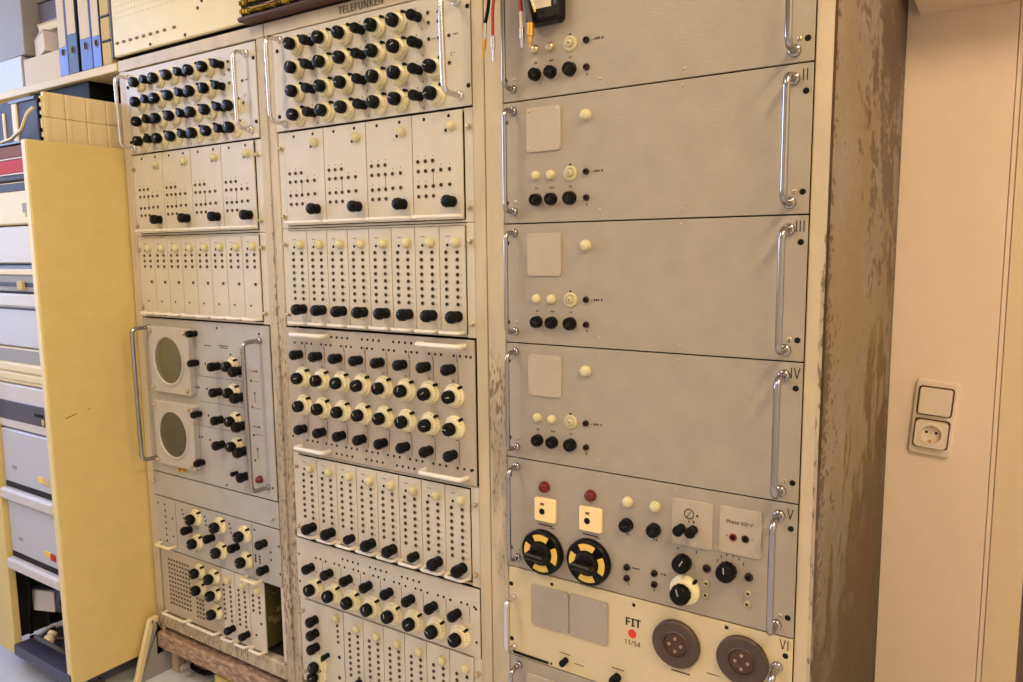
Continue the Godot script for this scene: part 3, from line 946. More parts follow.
func card_cage(sx: float, y0: float, y1: float, label: String) -> void:
	var t := thing("card_cage", label, "card cage", V(ax(-0.331, sx), y0, 0), "frames that carry the plug-in cards")
	bar(t, "flange", (-0.5965 if sx == 0.0 else -1.165), ax(-0.5765, sx), y0, y1, -0.012, -0.0042, M.cream, 0.0006)
	bar(t, "flange", ax(-0.0885, sx), (-0.0685 if sx == 0.0 else -0.6535), y0, y1, -0.012, -0.0042, M.cream, 0.0006)
	bar(t, "guide_rail", ax(-0.5765, sx), ax(-0.0845, sx), y1 - 0.006, y1, -0.14, -0.018, M.dark, 0.0006)
	bar(t, "guide_rail", ax(-0.5765, sx), ax(-0.0845, sx), y0, y0 + 0.0048, -0.14, -0.012, M.dark, 0.0006)
	bar(t, "front_rail", ax(-0.5765, sx), ax(-0.0885, sx), y0 + 0.0005, y0 + 0.0048, -0.012, -0.006, M.cream, 0.0006)
	bar(t, "front_rail", ax(-0.5765, sx), ax(-0.0885, sx), y1 - 0.0045, y1 - 0.0003, -0.012, -0.006, M.cream, 0.0006)
	for y in [y0 + 0.026, y1 - 0.034]:
		for x in [-0.585, -0.0775]:
			part("thumb_screw", lathem("thumb", [Vector2(0.0058, 0), Vector2(0.0058, 0.002), Vector2(0.0042, 0.003), Vector2(0.0042, 0.009), Vector2(0.003, 0.0105), Vector2(0, 0.0105)], 14), M.nickel, t, V(ax(x, sx), y, -0.0045))

func lip(t: Node3D, x0: float, x1: float, y: float) -> void:
	var st := start()
	var o: Vector3 = org[t]
	add_tube(st, bend([V(x0, y, -0.001) - o, V(x0 + 0.002, y, 0.016) - o, V(x1 - 0.002, y, 0.016) - o, V(x1, y, -0.001) - o], 0.006, 3), 0.0036, 8)
	part("pull_bar", st.commit(), M.lip, t, o)

func wide_module(i: int, sx: float, sy: float, label: String, group: String) -> void:
	var w := 0.1207 * (1.0 if sx == 0.0 else 0.973)
	var x := ax(-0.573, sx) + w * i
	var t := panel("wide_module", label, "module", x, x + w, 1.5335 + sy, 1.7335 + sy, M.cream, group, 0.14, 0.0016)
	var js := []
	for r in [1.645, 1.627, 1.598, 1.5795]:
		for c in [0.0145, 0.0325, 0.0505]:
			js.append([x + c, r + sy])
	for r in [1.627, 1.599]:
		for c in [0.0695, 0.0900]:
			js.append([x + c, r + sy])
	jacks(t, js, "jacks", 0.0039)
	lamp(t, x + 0.0965, 1.7045 + sy, 0.0088, M.button, "lamp", 0.013)
	holes(t, [[x + 0.0825, 1.698 + sy], [x + 0.031, 1.7225 + sy], [x + 0.090, 1.7235 + sy]], 0.0028)
	knob(t, x + 0.0955, 1.567 + sy, 0.0114, 0.025)
	lip(t, x + 0.006, x + w - 0.006, 1.540 + sy)
	var mk := []
	for c in [0.0145, 0.0325, 0.0505]:
		mk.append([x + c, 1.655 + sy, 0.0012, 0.0025]); mk.append([x + c, 1.608 + sy, 0.0012, 0.0025])
	mk.append([x + 0.0695, 1.637 + sy, 0.0012, 0.0025]); mk.append([x + 0.09, 1.638 + sy, 0.0012, 0.0025]); mk.append([x + 0.0505, 1.613 + sy, 0.0008, 0.022])
	print_marks(t, mk)

# kind 0: sixteen jacks and a knob; 1: six jacks, one single jack, no knob; 2: small knob instead
func narrow_module(i: int, sx: float, yt: float, yb: float, yj: float, kind: int, label: String, group: String, yk := 0.0) -> void:
	var w := 0.0608 * (1.0 if sx == 0.0 else 0.973)
	var x := ax(-0.5755, sx) + w * i
	var t := panel("narrow_module", label, "module", x, x + w, yb, yt, M.cream, group, 0.14, 0.0014)
	var js := []
	for r in (3 if kind == 1 else 8):
		for c in [0.0165, 0.0430]:
			js.append([x + c, yj - 0.0141 * r])
	if kind == 1:
		js.append([x + 0.0425, 1.403])
		holes(t, [[x + 0.0215, 1.353]], 0.0022)
	jacks(t, js, "jacks", 0.0040)
	lamp(t, x + 0.0405, yj + 0.0185, 0.0096, M.button, "lamp", 0.012)
	holes(t, [[x + 0.0195, yj + 0.0135]], 0.0026, "index_hole")
	print_marks(t, [[x + 0.021, yj + 0.030, 0.010, 0.0012]])
	if kind == 0:
		knob(t, x + 0.0425, yk, 0.0118, 0.030)
	elif kind == 2:
		part("knob", spool_mesh(0.0098, 0.022), M.vc, t, V(x + 0.0435, yk - 0.001, 0))
	if kind != 1:
		var mk := []
		for r in range(3, 8):
			mk.append([x + 0.051, yj - 0.0141 * r - 0.001, 0.0012, 0.0025])
		print_marks(t, mk, "channel_numbers")
	lip(t, x + 0.005, x + w - 0.007, yb + 0.004)

# ---------------------------------------------------------------- middle rack
func middle_rack() -> void:
	attenuator_panel(0, 0, "panel of cream dials with black knobs at the top of the middle rack", M.cream)
	card_cage(0, 1.528, 1.7345, "card cage holding the four wide modules of the middle rack")
	for i in 4:
		wide_module(i, 0, 0, "%s wide module from the worn post, under the dial panel of the middle rack" % ordinal(i), "wide modules of the middle rack")
	card_cage(0, 1.3115, 1.527, "card cage holding the upper row of narrow modules in the middle rack")
	for i in 8:
		narrow_module(i, 0, 1.5225, 1.317, 1.473, 0, "%s narrow module from the worn post, in the upper narrow row of the middle rack" % ordinal(i), "upper narrow modules of the middle rack", 1.3515)
	# p4: eight strips, each knob, dial, dial, knob
	var t := panel("strip_panel", "cream panel with sixteen dials and sixteen knobs across the middle rack", "control panel", -0.5965, -0.0705, 1.0225, 1.309, M.plate, "eight-channel panels of the middle rack")
	var hs := []
	var mk := []
	for i in 8:
		var x := -0.5435 + 0.0606 * i
		knob(t, -0.552 + 0.0609 * i, 1.2495, 0.0108, 0.026)
		dial(t, x - 0.001, 1.198, 0.0238, 0.0125, rng.randf_range(-1.5, 1.5))
		dial(t, x - 0.001, 1.135, 0.0238, 0.0125, rng.randf_range(-1.5, 1.5))
		knob(t, -0.5485 + 0.0606 * i, 1.0805, 0.0108, 0.026)
		for k in [[-0.001, 1.2755], [0.014, 1.2755], [0.0285, 1.2755], [0.003, 1.0545], [0.0195, 1.0545], [0.0355, 1.0545]]:
			hs.append([x + k[0], k[1]])
		mk.append([x + 0.0085, 1.247, 0.0008, 0.046]); mk.append([x + 0.0085, 1.085, 0.0008, 0.046])
		mk.append([x - 0.002, 1.226, 0.005, 0.0018]); mk.append([x + 0.004, 1.110, 0.005, 0.0018]); mk.append([x + 0.006, 1.271, 0.0008, 0.014])
	for b in 3:
		for k in 4:
			hs.append([[-0.451, -0.361, -0.274][b] + k * 0.0158, 1.2935])
			hs.append([[-0.449, -0.361, -0.274][b] + k * 0.0158, 1.036])
	hs.append([-0.568, 1.275]); hs.append([-0.08, 1.275]); hs.append([-0.588, 1.058]); hs.append([-0.08, 1.0555])
	holes(t, hs, 0.0024)
	print_marks(t, mk)
	for q in [[-0.562, -0.462, 1.296], [-0.198, -0.094, 1.296], [-0.562, -0.47, 1.0385], [-0.198, -0.094, 1.0385]]:
		handle(t, Vector2(q[0], q[2]), Vector2(q[1], q[2]), 0.022, 0.0048, M.lip, 0.0, "pull_handle")
	card_cage(0, 0.818, 1.021, "card cage holding the lower row of narrow modules in the middle rack")
	for i in 8:
		narrow_module(i, 0, 1.0155, 0.829, 0.972, 2 if i == 2 or i == 5 else 0, "%s narrow module from the worn post, in the lower narrow row of the middle rack" % ordinal(i), "lower narrow modules of the middle rack", 0.853)
	# p6: eight channels, one knob and one dial each
	t = panel("strip_panel", "cream panel with a row of eight dials under eight knobs, low in the middle rack", "control panel", -0.5965, -0.0685, 0.672, 0.8165, M.cream, "eight-channel panels of the middle rack")
	hs = []
	mk = []
	for i in 8:
		var x := -0.532 + 0.0595 * i
		knob(t, -0.5443 + 0.0602 * i, 0.7545, 0.0108, 0.026)
		dial(t, -0.5355 + 0.0597 * i, 0.7075, 0.0248, 0.0132, rng.randf_range(-1.5, 1.5))
		for k in [[0.0015, 0.779], [0.0165, 0.779], [0.0335, 0.7775]]:
			hs.append([x + k[0], k[1]])
		mk.append([x + 0.022, 0.758, 0.0008, 0.034]); mk.append([x + 0.0015, 0.745, 0.005, 0.0016])
	for b in 3:
		for k in 4:
			hs.append([[-0.444, -0.361, -0.27][b] + k * 0.0158, 0.7955])
	hs.append([-0.587, 0.777]); hs.append([-0.078, 0.774]); hs.append([-0.078, 0.705]); hs.append([-0.588, 0.71])
	holes(t, hs, 0.0024)
	print_marks(t, mk)
	# p7: one knob module and six jack modules
	card_cage(0, 0.46, 0.671, "card cage at the foot of the middle rack")
	t = panel("knob_module", "cream module with a column of three knobs and two dials, foot of the middle rack", "module", -0.5755, -0.451, 0.468, 0.6695, M.cream, "", 0.14, 0.0016)
	for y in [0.628, 0.5955, 0.561]:
		knob(t, -0.5395, y, 0.0112, 0.026)
	dial(t, -0.533, 0.520, 0.0238, 0.0125, 0.6)
	dial(t, -0.537, 0.4935, 0.0238, 0.0125, -0.8)
	lamp(t, -0.470, 0.650, 0.009, M.button)
	jacks(t, [[-0.469, 0.632], [-0.468, 0.619], [-0.468, 0.606], [-0.468, 0.593]])
	part("toggle_switch", spool_mesh(0.006, 0.02), M.vc, t, V(-0.503, 0.5515, 0))
	holes(t, [[-0.467, 0.556], [-0.469, 0.506]], 0.004)
	for i in 6:
		var x := -0.450 + 0.0605 * i
		var n := panel("narrow_module", "%s narrow module from the column of knobs, at the foot of the middle rack" % ordinal(i), "module", x, x + 0.0605, 0.468, 0.6695, M.cream, "foot modules of the middle rack", 0.14, 0.0014)
		var js := []
		for r in 8:
			for c in [0.019, 0.0445]:
				js.append([x + c, 0.624 - 0.0141 * r])
		jacks(n, js, "jacks", 0.0040)
		lamp(n, x + 0.042, 0.642, 0.0096, M.button, "lamp", 0.012)
		knob(n, x + 0.0465, 0.512, 0.0122, 0.030)
		lip(n, x + 0.005, x + 0.0535, 0.474)

# ---------------------------------------------------------------- left rack
func scope_rack() -> void:
	var sx := -0.567
	attenuator_panel(sx, -0.006, "panel of cream dials with black knobs, top of the yellow cabinet's neighbour rack", M.cream)
	card_cage(sx, 1.5225, 1.7285, "card cage holding the four wide modules beside the yellow cabinet")
	for i in 4:
		wide_module(i, sx, -0.0055, "%s wide module from the yellow cabinet, under the left rack's dial panel" % ordinal(i), "wide modules of the left rack")
	card_cage(sx, 1.3105, 1.521, "card cage holding the knobless narrow modules of the left rack")
	for i in 8:
		narrow_module(i, sx, 1.517, 1.318, 1.471, 1, "%s knobless narrow module from the yellow cabinet, above the two round screens" % ordinal(i), "narrow modules of the left rack")
	scope()
	var t := panel("blank_panel", "narrow blank grey panel under the two round screens", "panel", -1.166, -0.6525, 0.8215, 0.8885, M.putty)
	part("thumb_screw", lathem("thumb", []), M.nickel, t, V(-0.672, 0.845, 0))
	part("thumb_screw", lathem("thumb", []), M.nickel, t, V(-1.155, 0.861, 0))
	# p6: six dials in two rows
	t = panel("dial_panel", "grey panel with six cream dials in two rows, under the blank panel", "control panel", -1.166, -0.6525, 0.6745, 0.8205, M.putty)
	for p in [[-0.977, 0.790], [-0.877, 0.788], [-0.782, 0.784], [-0.976, 0.7245], [-0.877, 0.7215], [-0.780, 0.718]]:
		dial(t, p[0], p[1], 0.0225, 0.0132, PI / 2 + rng.randf_range(-0.2, 0.2))
	for p in [[-1.007, 0.753], [-0.912, 0.750], [-0.814, 0.746], [-0.707, 0.778], [-0.7065, 0.7125]]:
		knob(t, p[0], p[1], 0.0108, 0.026)
	var hs := []
	for k in 7:
		hs.append([-1.118, 0.800 - 0.017 * k])
	for x in [-1.040, -0.943, -0.842]:
		for k in 3:
			hs.append([x + 0.003 * k, 0.799 - 0.011 * k])
	for x in [-0.746, -0.730]:
		for k in 3:
			hs.append([x, 0.738 - 0.0075 * k])
	for p in [[-1.087, 0.766], [-1.087, 0.716], [-0.688, 0.758], [-0.688, 0.739], [-0.657, 0.779], [-0.657, 0.710], [-0.745, 0.803], [-1.149, 0.80], [-1.149, 0.692]]:
		hs.append(p)
	holes(t, hs, 0.0026)
	print_marks(t, [[-0.755, 0.748, 0.0008, 0.14], [-1.07, 0.75, 0.0008, 0.13]])
	handle(t, Vector2(-1.144, 0.689), Vector2(-1.080, 0.689), 0.020, 0.004, M.ivory, 0.0, "pull_handle")
	handle(t, Vector2(-0.782, 0.677), Vector2(-0.728, 0.677), 0.020, 0.004, M.ivory, 0.0, "pull_handle")
	# p7: matrix module, three narrow modules and an open slot
	var c := thing("card_cage", "card cage with one open dark slot at the foot of the left rack", "card cage", V(-0.91, 0.484, 0), "frames that carry the plug-in cards")
	bar(c, "flange", -1.165, -1.1515, 0.484, 0.673, -0.012, -0.008, M.putty, 0.0006)
	bar(c, "flange", -0.664, -0.654, 0.484, 0.673, -0.012, -0.004, M.cream, 0.0006)
	bar(c, "guide_rail", -1.151, -0.664, 0.667, 0.673, -0.14, -0.018, M.dark, 0.0006)
	bar(c, "guide_rail", -1.151, -0.664, 0.484, 0.489, -0.14, -0.018, M.dark, 0.0006)
	bar(c, "back_board", -0.722, -0.660, 0.489, 0.667, -0.064, -0.060, M.pcb, 0.0006)
	t = panel("matrix_module", "cream module with a grid of jacks and five cream dials at the left rack's foot", "module", -1.151, -0.8885, 0.487, 0.6735, M.plate, "", 0.14, 0.0016)
	var js := []
	for r in 11:
		for k in 8:
			js.append([-1.116 + 0.0125 * k, 0.646 - 0.0125 * r])
	for r in 5:
		for k in 3:
			js.append([-0.997 + 0.0125 * k, 0.563 - 0.0125 * r])
	jacks(t, js, "jacks", 0.0034)
	for p in [[-0.975, 0.644], [-0.914, 0.643], [-0.973, 0.598], [-0.912, 0.598], [-0.912, 0.5475]]:
		dial(t, p[0], p[1], 0.0205, 0.0128, PI / 2)
	lip(t, -1.140, -1.040, 0.491)
	lip(t, -1.030, -0.910, 0.491)
	for i in 3:
		var x: float = [-0.888, -0.8345, -0.7785][i]
		var w: float = [0.0530, 0.0555, 0.057][i]
		t = panel("narrow_module", "%s narrow module from the grid of jacks, left rack's foot" % ordinal(i), "module", x, x + w, 0.487, 0.6735, M.cream, "foot modules of the left rack", 0.14, 0.0014)
		js = []
		for r in (8 if i < 2 else 4):
			for k in ([0.009, 0.035] if i == 0 else [0.0145, 0.0385]):
				js.append([x + k, 0.630 - 0.0130 * r])
		jacks(t, js, "jacks", 0.0038)
		lamp(t, x + (0.029 if i == 0 else 0.034), 0.647, 0.0096, M.button, "lamp", 0.012)
		if i < 2:
			knob(t, x + (0.0405 if i == 0 else 0.0445), 0.521, 0.0098, 0.026)
		else:
			bar(t, "circuit_board", x + w - 0.0115, x + w - 0.0095, 0.494, 0.666, -0.13, -0.008, M.pcb, 0.0004)
			var comp := start()
			for k in 26:
				var cs := V(rng.randf_range(0.004, 0.008), rng.randf_range(0.004, 0.016), rng.randf_range(0.006, 0.020))
				add_box(comp, V(cs.x / 2, rng.randf_range(-0.075, 0.075), rng.randf_range(-0.05, 0.05)), cs, 0.001, Color(0.42, 0.34, 0.10).lerp(Color(0.06, 0.05, 0.03), rng.randf()))
			stuff(part("components", comp.commit(), M.jack, t, V(x + w - 0.0095, 0.580, -0.069)))
			holes(t, [[x + 0.041, 0.562], [x + 0.02, 0.527]], 0.003)
		lip(t, x + 0.005, x + w - 0.007, 0.4915)

func scope() -> void:
	var t := panel("oscilloscope_panel", "grey oscilloscope panel with two round screens and four rows of knobs", "oscilloscope", -1.166, -0.6545, 0.8895, 1.3085, M.putty)
	for k in 2:
		var cy: float = [1.2025, 1.0075][k]
		var cx := -1.033
		var b := part("screen_bezel", rplate(0.172, 0.172, 0.014, 0.006, 0.002), M.bezel, t, V(cx + 0.003, cy, 0))
		part("rim", lathem("rim", [Vector2(0.066, 0), Vector2(0.066, 0.003), Vector2(0.063, 0.0045), Vector2(0.060, 0.003), Vector2(0.059, 0.0)], 48), M.bezel, b, V(cx, cy, 0.014))
		var prof := []
		for i in 9:
			var a := i / 8.0
			prof.append(Vector2(0.0595 * (1.0 - a), 0.0003 + 0.009 * (1.0 - (1.0 - a) * (1.0 - a))))
		part("screen", lathem("screen", prof, 48), M.crt if k == 0 else M.crt2, b, V(cx, cy, 0.014))
		for q in [[-0.074, 0.074], [0.074, 0.074], [-0.074, -0.074], [0.074, -0.074]]:
			part("thumb_screw", lathem("thumb", []), M.nickel, b, V(cx + 0.003 + q[0], cy + q[1], 0.013))
		for y in ([cy + 0.074, cy] if k == 0 else [cy + 0.064, cy - 0.062]):
			part("clamp_knob", spool_mesh(0.0085, 0.026), M.vc, t, V(-0.932, y, 0))
		part("bezel_strip", boxm(0.004, 0.160, 0.02, 0.001), M.satin, t, V(-0.9405, cy, 0.010))
	for r in 4:
		var y: float = [1.2005, 1.1365, 1.0665, 1.004][r]
		knob(t, -0.848, y, 0.0112, 0.028)
		dial(t, -0.791, y + 0.005, 0.0205, 0.0122, rng.randf_range(-1, 1))
		knob(t, -0.759, y - 0.004, 0.0122, 0.034)
	var hs := []
	for y in [1.2025, 1.139, 1.0705, 1.008]:
		hs.append([-0.900, y]); hs.append([-0.768, y - 0.021]); hs.append([-0.727, y - 0.028])
	for p in [[-0.933, 1.139], [-0.933, 1.011], [-0.690, 1.288], [-0.847, 1.294], [-0.843, 0.900], [-0.669, 0.921], [-0.799, 1.232], [-0.759, 1.238]]:
		hs.append(p)
	holes(t, hs, 0.0026)
	var mk := [[-0.886, 1.2485, 0.026, 0.002], [-0.825, 1.2515, 0.034, 0.002], [-0.822, 1.2465, 0.030, 0.002], [-0.76, 1.2475, 0.008, 0.002]]
	for y in [1.198, 1.064]:
		mk.append([-0.716, y, 0.026, 0.0016]); mk.append([-0.706, y + 0.0013, 0.006, 0.0016]); mk.append([-0.706, y - 0.0013, 0.006, 0.0016])
	for y in [1.135, 1.0]:
		mk.append([-0.716, y, 0.0016, 0.026]); mk.append([-0.7175, y + 0.010, 0.0016, 0.006]); mk.append([-0.7145, y + 0.010, 0.0016, 0.006])
	for y in [1.170, 1.105, 1.041]:
		mk.append([-0.84, y, 0.19, 0.0008]); mk.append([-0.708, y + 0.004, 0.026, 0.0008])
	print_marks(t, mk)
	part("small_knob", spool_mesh(0.006, 0.018), M.vc, t, V(-0.799, 0.938, 0))
	knob(t, -0.763, 0.936, 0.0115, 0.026)
	lamp(t, -0.711, 0.936, 0.0085, M.red, "red_lamp", 0.014)
	handle(t, Vector2(-0.688, 1.272), Vector2(-0.684, 0.921), 0.048, 0.0055, M.chrome, 0.008)
	handle(t, Vector2(-1.136, 1.282), Vector2(-1.131, 0.931), 0.045, 0.0055, M.chrome, 0.008, "handle", Vector2(-0.004, 0))
	for p in [[-1.022, 0.911], [-1.003, 0.912]]:
		part("terminal", lathem("thumb", []), M.brass, t, V(p[0] - 0.01, p[1], 0))

# ---------------------------------------------------------------- on top of the racks
func on_top() -> void:
	var t := thing("patch_instrument", "cream instrument with rows of tiny holes on top of the racks, beside the books", "instrument", V(-0.91, 1.97, -0.01))
	bar(t, "front_panel", -1.214, -0.678, 1.982, 2.23, -0.014, -0.004, M.warmlit_cream, 0.003)
	bar(t, "case", -1.208, -0.684, 1.9865, 2.225, -0.40, -0.014, M.warmlit_cream, 0.004)
	bar(t, "edge_strip", -1.221, -1.214, 1.980, 2.232, -0.03, -0.002, M.slate, 0.002)
	bar(t, "gap_shade_plate", -1.210, -0.682, 1.9835, 1.9865, -0.40, -0.0135, M.black, 0.0005)  # added black sheet, draws the shadow line beneath the instrument
	for z in [-0.05, -0.36]:
		bar(t, "foot_bar", -1.19, -0.70, 1.970, 1.9835, z - 0.02, z, M.black, 0.001)
	var hs := []
	for r in 9:
		for k in 24:
			hs.append([-1.195 + 0.0125 * k, 2.075 + 0.0145 * r])
	var st := start()
	for p in hs:
		add_lathe(st, [Vector2(0.0015, 0), Vector2(0.0015, 0.0004), Vector2(0, 0.0005)], 8, Color(0.42, 0.36, 0.22), Vector3(p[0] + 0.91, p[1] - 1.97, 0.006))
	stuff(part("pin_holes", st.commit(), M.jack, t, V(-0.91, 1.97, -0.01)))
	for k in 9:
		part("slide_switch", boxm(0.011, 0.006, 0.004, 0.001), M.switchbrown, t, V(-1.194 + 0.0295 * k + (0.01 if k == 8 else 0.0), 2.015, -0.003))
	for p in [[-0.853, 2.043], [-0.836, 2.056], [-0.907, 1.991], [-1.05, 1.991], [-0.69, 2.02]]:
		screw(t, p[0], p[1], 0.004, M.brown, -0.004)
	# the dark contact rack lying over the middle racks
	t = thing("contact_rack", "dark brown rack of brass contacts lying on top above the middle rack", "instrument", V(-0.42, 1.972, 0.03))
	bar(t, "frame_bar", -0.672, -0.10, 1.973, 1.983, -0.03, 0.030, M.umber, 0.003)
	bar(t, "body", -0.668, -0.104, 1.984, 2.16, -0.18, 0.022, M.rubber_black, 0.003)
	bar(t, "base", -0.64, -0.12, 1.970, 1.975, -0.16, 0.0, M.black, 0.001)
	st = start()
	for r in 9:
		for k in 52:
			add_box(st, Vector3(-0.24 + 0.0105 * k, 0.020 + 0.019 * r + rng.randf_range(-0.002, 0.002), -0.004), Vector3(0.0045, 0.009, 0.010), 0.001, Color(0.70, 0.46, 0.06).lerp(Color(0.14, 0.07, 0.02), rng.randf()))
	stuff(part("contacts", st.commit(), M.jack, t, V(-0.42, 1.972, 0.03)))
	st = start()
	for k in 9:
		var p := []
		for i in 12:
			p.append(Vector3(-0.20 + 0.045 * i, 0.0185 + 0.0022 * sin(i * 1.3 + k), 0.008 + 0.003 * cos(i * 0.9 + k * 2.1)))
		add_tube(st, p, 0.0011, 5, Color(0.50, 0.38, 0.10) if k % 2 else Color(0.10, 0.03, 0.02))
	stuff(part("wires", st.commit(), M.jack, t, V(-0.42, 1.972, 0.03)))

# ---------------------------------------------------------------- test leads
func lead(label: String, pts: Array, r: float, m: Material, tips: Array) -> void:
	var t := thing("test_lead", label, "test lead", pts[-1], "test leads hanging over the racks")
	var st := start()
	var p := []
	for i in pts.size():
		p.append(pts[i] - pts[-1])
	var c := Curve3D.new()
	for i in p.size():
		var d: Vector3 = (p[mini(i + 1, p.size() - 1)] - p[maxi(i - 1, 0)]) / 6.0
		c.add_point(p[i], -d, d)
	var q := []
	for i in 25:
		q.append(c.sample_baked(c.get_baked_length() * i / 24.0))
	add_tube(st, q, r, 8)
	part("cord", st.commit(), m, t, pts[-1])
	var at: Vector3 = pts[-1]
	for k in tips.size():                                    # [length, radius, material, name, drift in x]
		var e: Array = tips[k]
		var s2 := start()
		var nx := Vector3(e[4], -e[0], 0)
		add_tube(s2, [Vector3.ZERO, nx * 0.08, nx * 0.5, nx * 0.92, nx], e[1], 10)
		part(e[3], s2.commit(), e[2], t, at)
		at += nx

func cables() -> void:
	var h := 2.06
	lead("black test lead with a bare silver and brass tip hanging before the middle post", [V(0.006, h, 0.034), V(0.000, 1.93, 0.034), V(-0.006, 1.885, 0.033), V(-0.013, 1.862, 0.032)], 0.0032, M.rubber_black, [[0.026, 0.0032, M.satin, "ferrule", -0.002], [0.018, 0.0038, M.brass, "plug_body", -0.003], [0.014, 0.0022, M.brass, "plug_tip", -0.001]])
	lead("red test lead with a silver plug, beside the black one at the middle post", [V(0.010, h, 0.034), V(0.011, 1.93, 0.034), V(0.004, 1.88, 0.034), V(0.003, 1.838, 0.033)], 0.0028, M.rubber_red, [[0.020, 0.0042, M.satin, "plug_body", 0.0005], [0.022, 0.0028, M.satin, "plug_tip", 0.001]])
	lead("orange red test lead with a white sleeve, hanging before the black case", [V(0.055, h, 0.034), V(0.056, 1.93, 0.034), V(0.060, 1.878, 0.034), V(0.0605, 1.868, 0.033)], 0.0034, M.rubber_red, [[0.026, 0.0034, M.paper, "sleeve", 0.001], [0.018, 0.0045, M.satin, "plug_body", 0.0005], [0.014, 0.0028, M.satin, "plug_tip", 0.0]])
	lead("dark grey test lead with a brass plug, hanging before the black case", [V(0.062, h, 0.040), V(0.068, 1.92, 0.040), V(0.077, 1.868, 0.040), V(0.0815, 1.845, 0.038)], 0.0045, M.rubber_grey, [[0.020, 0.0062, M.brass, "plug_body", -0.0005], [0.012, 0.0040, M.brass, "plug_collar", -0.0005], [0.008, 0.002, M.brass, "plug_tip", 0.0]])
	lead("short pale wire end curling over the black case", [V(0.070, h, 0.045), V(0.078, 1.93, 0.045), V(0.083, 1.895, 0.045), V(0.091, 1.868, 0.042)], 0.0026, M.button, [[0.008, 0.0016, M.brass, "plug_tip", 0.002]])
	var t := thing("meter_case", "black rounded case with a white paper label hanging at the top of the numbered rack", "meter", V(0.095, 1.846, 0.012))
	var m := rplate(0.064, 0.15, 0.026, 0.009, 0.005)
	part("case", m, M.black, t, V(0.095, 1.923, 0.002))
	part("paper_label", boxm(0.034, 0.10, 0.0006, 0.0), M.paper, t, V(0.098, 1.919, 0.0285))
	part("side_strip", boxm(0.004, 0.11, 0.004, 0.001), M.slate, t, V(0.122, 1.925, 0.028))

# ---------------------------------------------------------------- outlet on the wall
func wall_socket() -> void:
	var z := -0.769
	var o := V(0.640, 1.0915, z)
	var t := thing("wall_outlet", "white double wall plate with rocker switch above a round power outlet", "outlet", o)
	part("surround", rplate(0.085, 0.172, 0.010, 0.010, 0.003), M.outlet, t, o)
	for k in 2:
		var c := o + V(0, [0.0385, -0.0355][k], 0.010)
		part("gasket", rplate(0.0705, 0.0665, 0.0014, 0.007, 0.0004), M.umber, t, c)
		if k == 0:
			part("rocker", rplate(0.0635, 0.0595, 0.0095, 0.005, 0.0015), M.outlet, t, c + V(0, 0, 0.001))
		else:
			var s := part("socket_insert", lathem("ins", [Vector2(0.0265, 0.0100), Vector2(0.0255, 0.0104), Vector2(0.0205, 0.0104), Vector2(0.0198, 0.0008), Vector2(0, 0.0008)], 36), M.outlet, t, c + V(0, 0, 0.0015))
			# square cover with a round well
			var st := start()
			var n := 40
			for i in n:
				var q := []
				for j in [i, i + 1]:
					var a: float = TAU * j / n
					var d := Vector2(cos(a), sin(a))
					var sc := minf(0.032 / maxf(absf(d.x), 1e-6), 0.030 / maxf(absf(d.y), 1e-6))
					q.append([d * 0.0262, d * minf(sc, 0.0405)])
				var zf := 0.0105
				face(st, [Vector3(q[0][0].x, q[0][0].y, zf), Vector3(q[1][0].x, q[1][0].y, zf), Vector3(q[1][1].x, q[1][1].y, zf), Vector3(q[0][1].x, q[0][1].y, zf)], Vector3(0, 0, -1))
				face(st, [Vector3(q[0][1].x, q[0][1].y, zf), Vector3(q[1][1].x, q[1][1].y, zf), Vector3(q[1][1].x, q[1][1].y, 0), Vector3(q[0][1].x, q[0][1].y, 0)], Vector3.ZERO)
			part("cover", st.commit(), M.outlet, t, c + V(0, 0, 0.001))
			for x in [-0.0095, 0.0095]:
				part("pin_hole", lathem("outlethole", [Vector2(0.003, 0), Vector2(0.003, 0.0006), Vector2(0, 0.0006)], 14), M.black, s, c + V(x, 0.003, 0.0022))
			part("centre_screw", lathem("pscrew", []), M.nickel, s, c + V(0, 0.002, 0.0022))
			for y in [-0.0165, 0.0185]:
				part("earth_clip", boxm(0.0042, 0.006, 0.006, 0.0008), M.brass, s, c + V(0, y, 0.0055))
	t.rotation.z = -0.064

# ---------------------------------------------------------------- yellow cabinet with its stack of devices
func dev(called: String, label: String, y0: float, y1: float, m: Material, depth := 0.30, z := 0.222) -> Node3D:
	var t := thing(called, label, "device", V(-1.41, y0, z), "devices stacked in the yellow cabinet")
	bar(t, "case", -1.503, -1.2235, y0, y1, z - depth, z, m, 0.004)
	return t

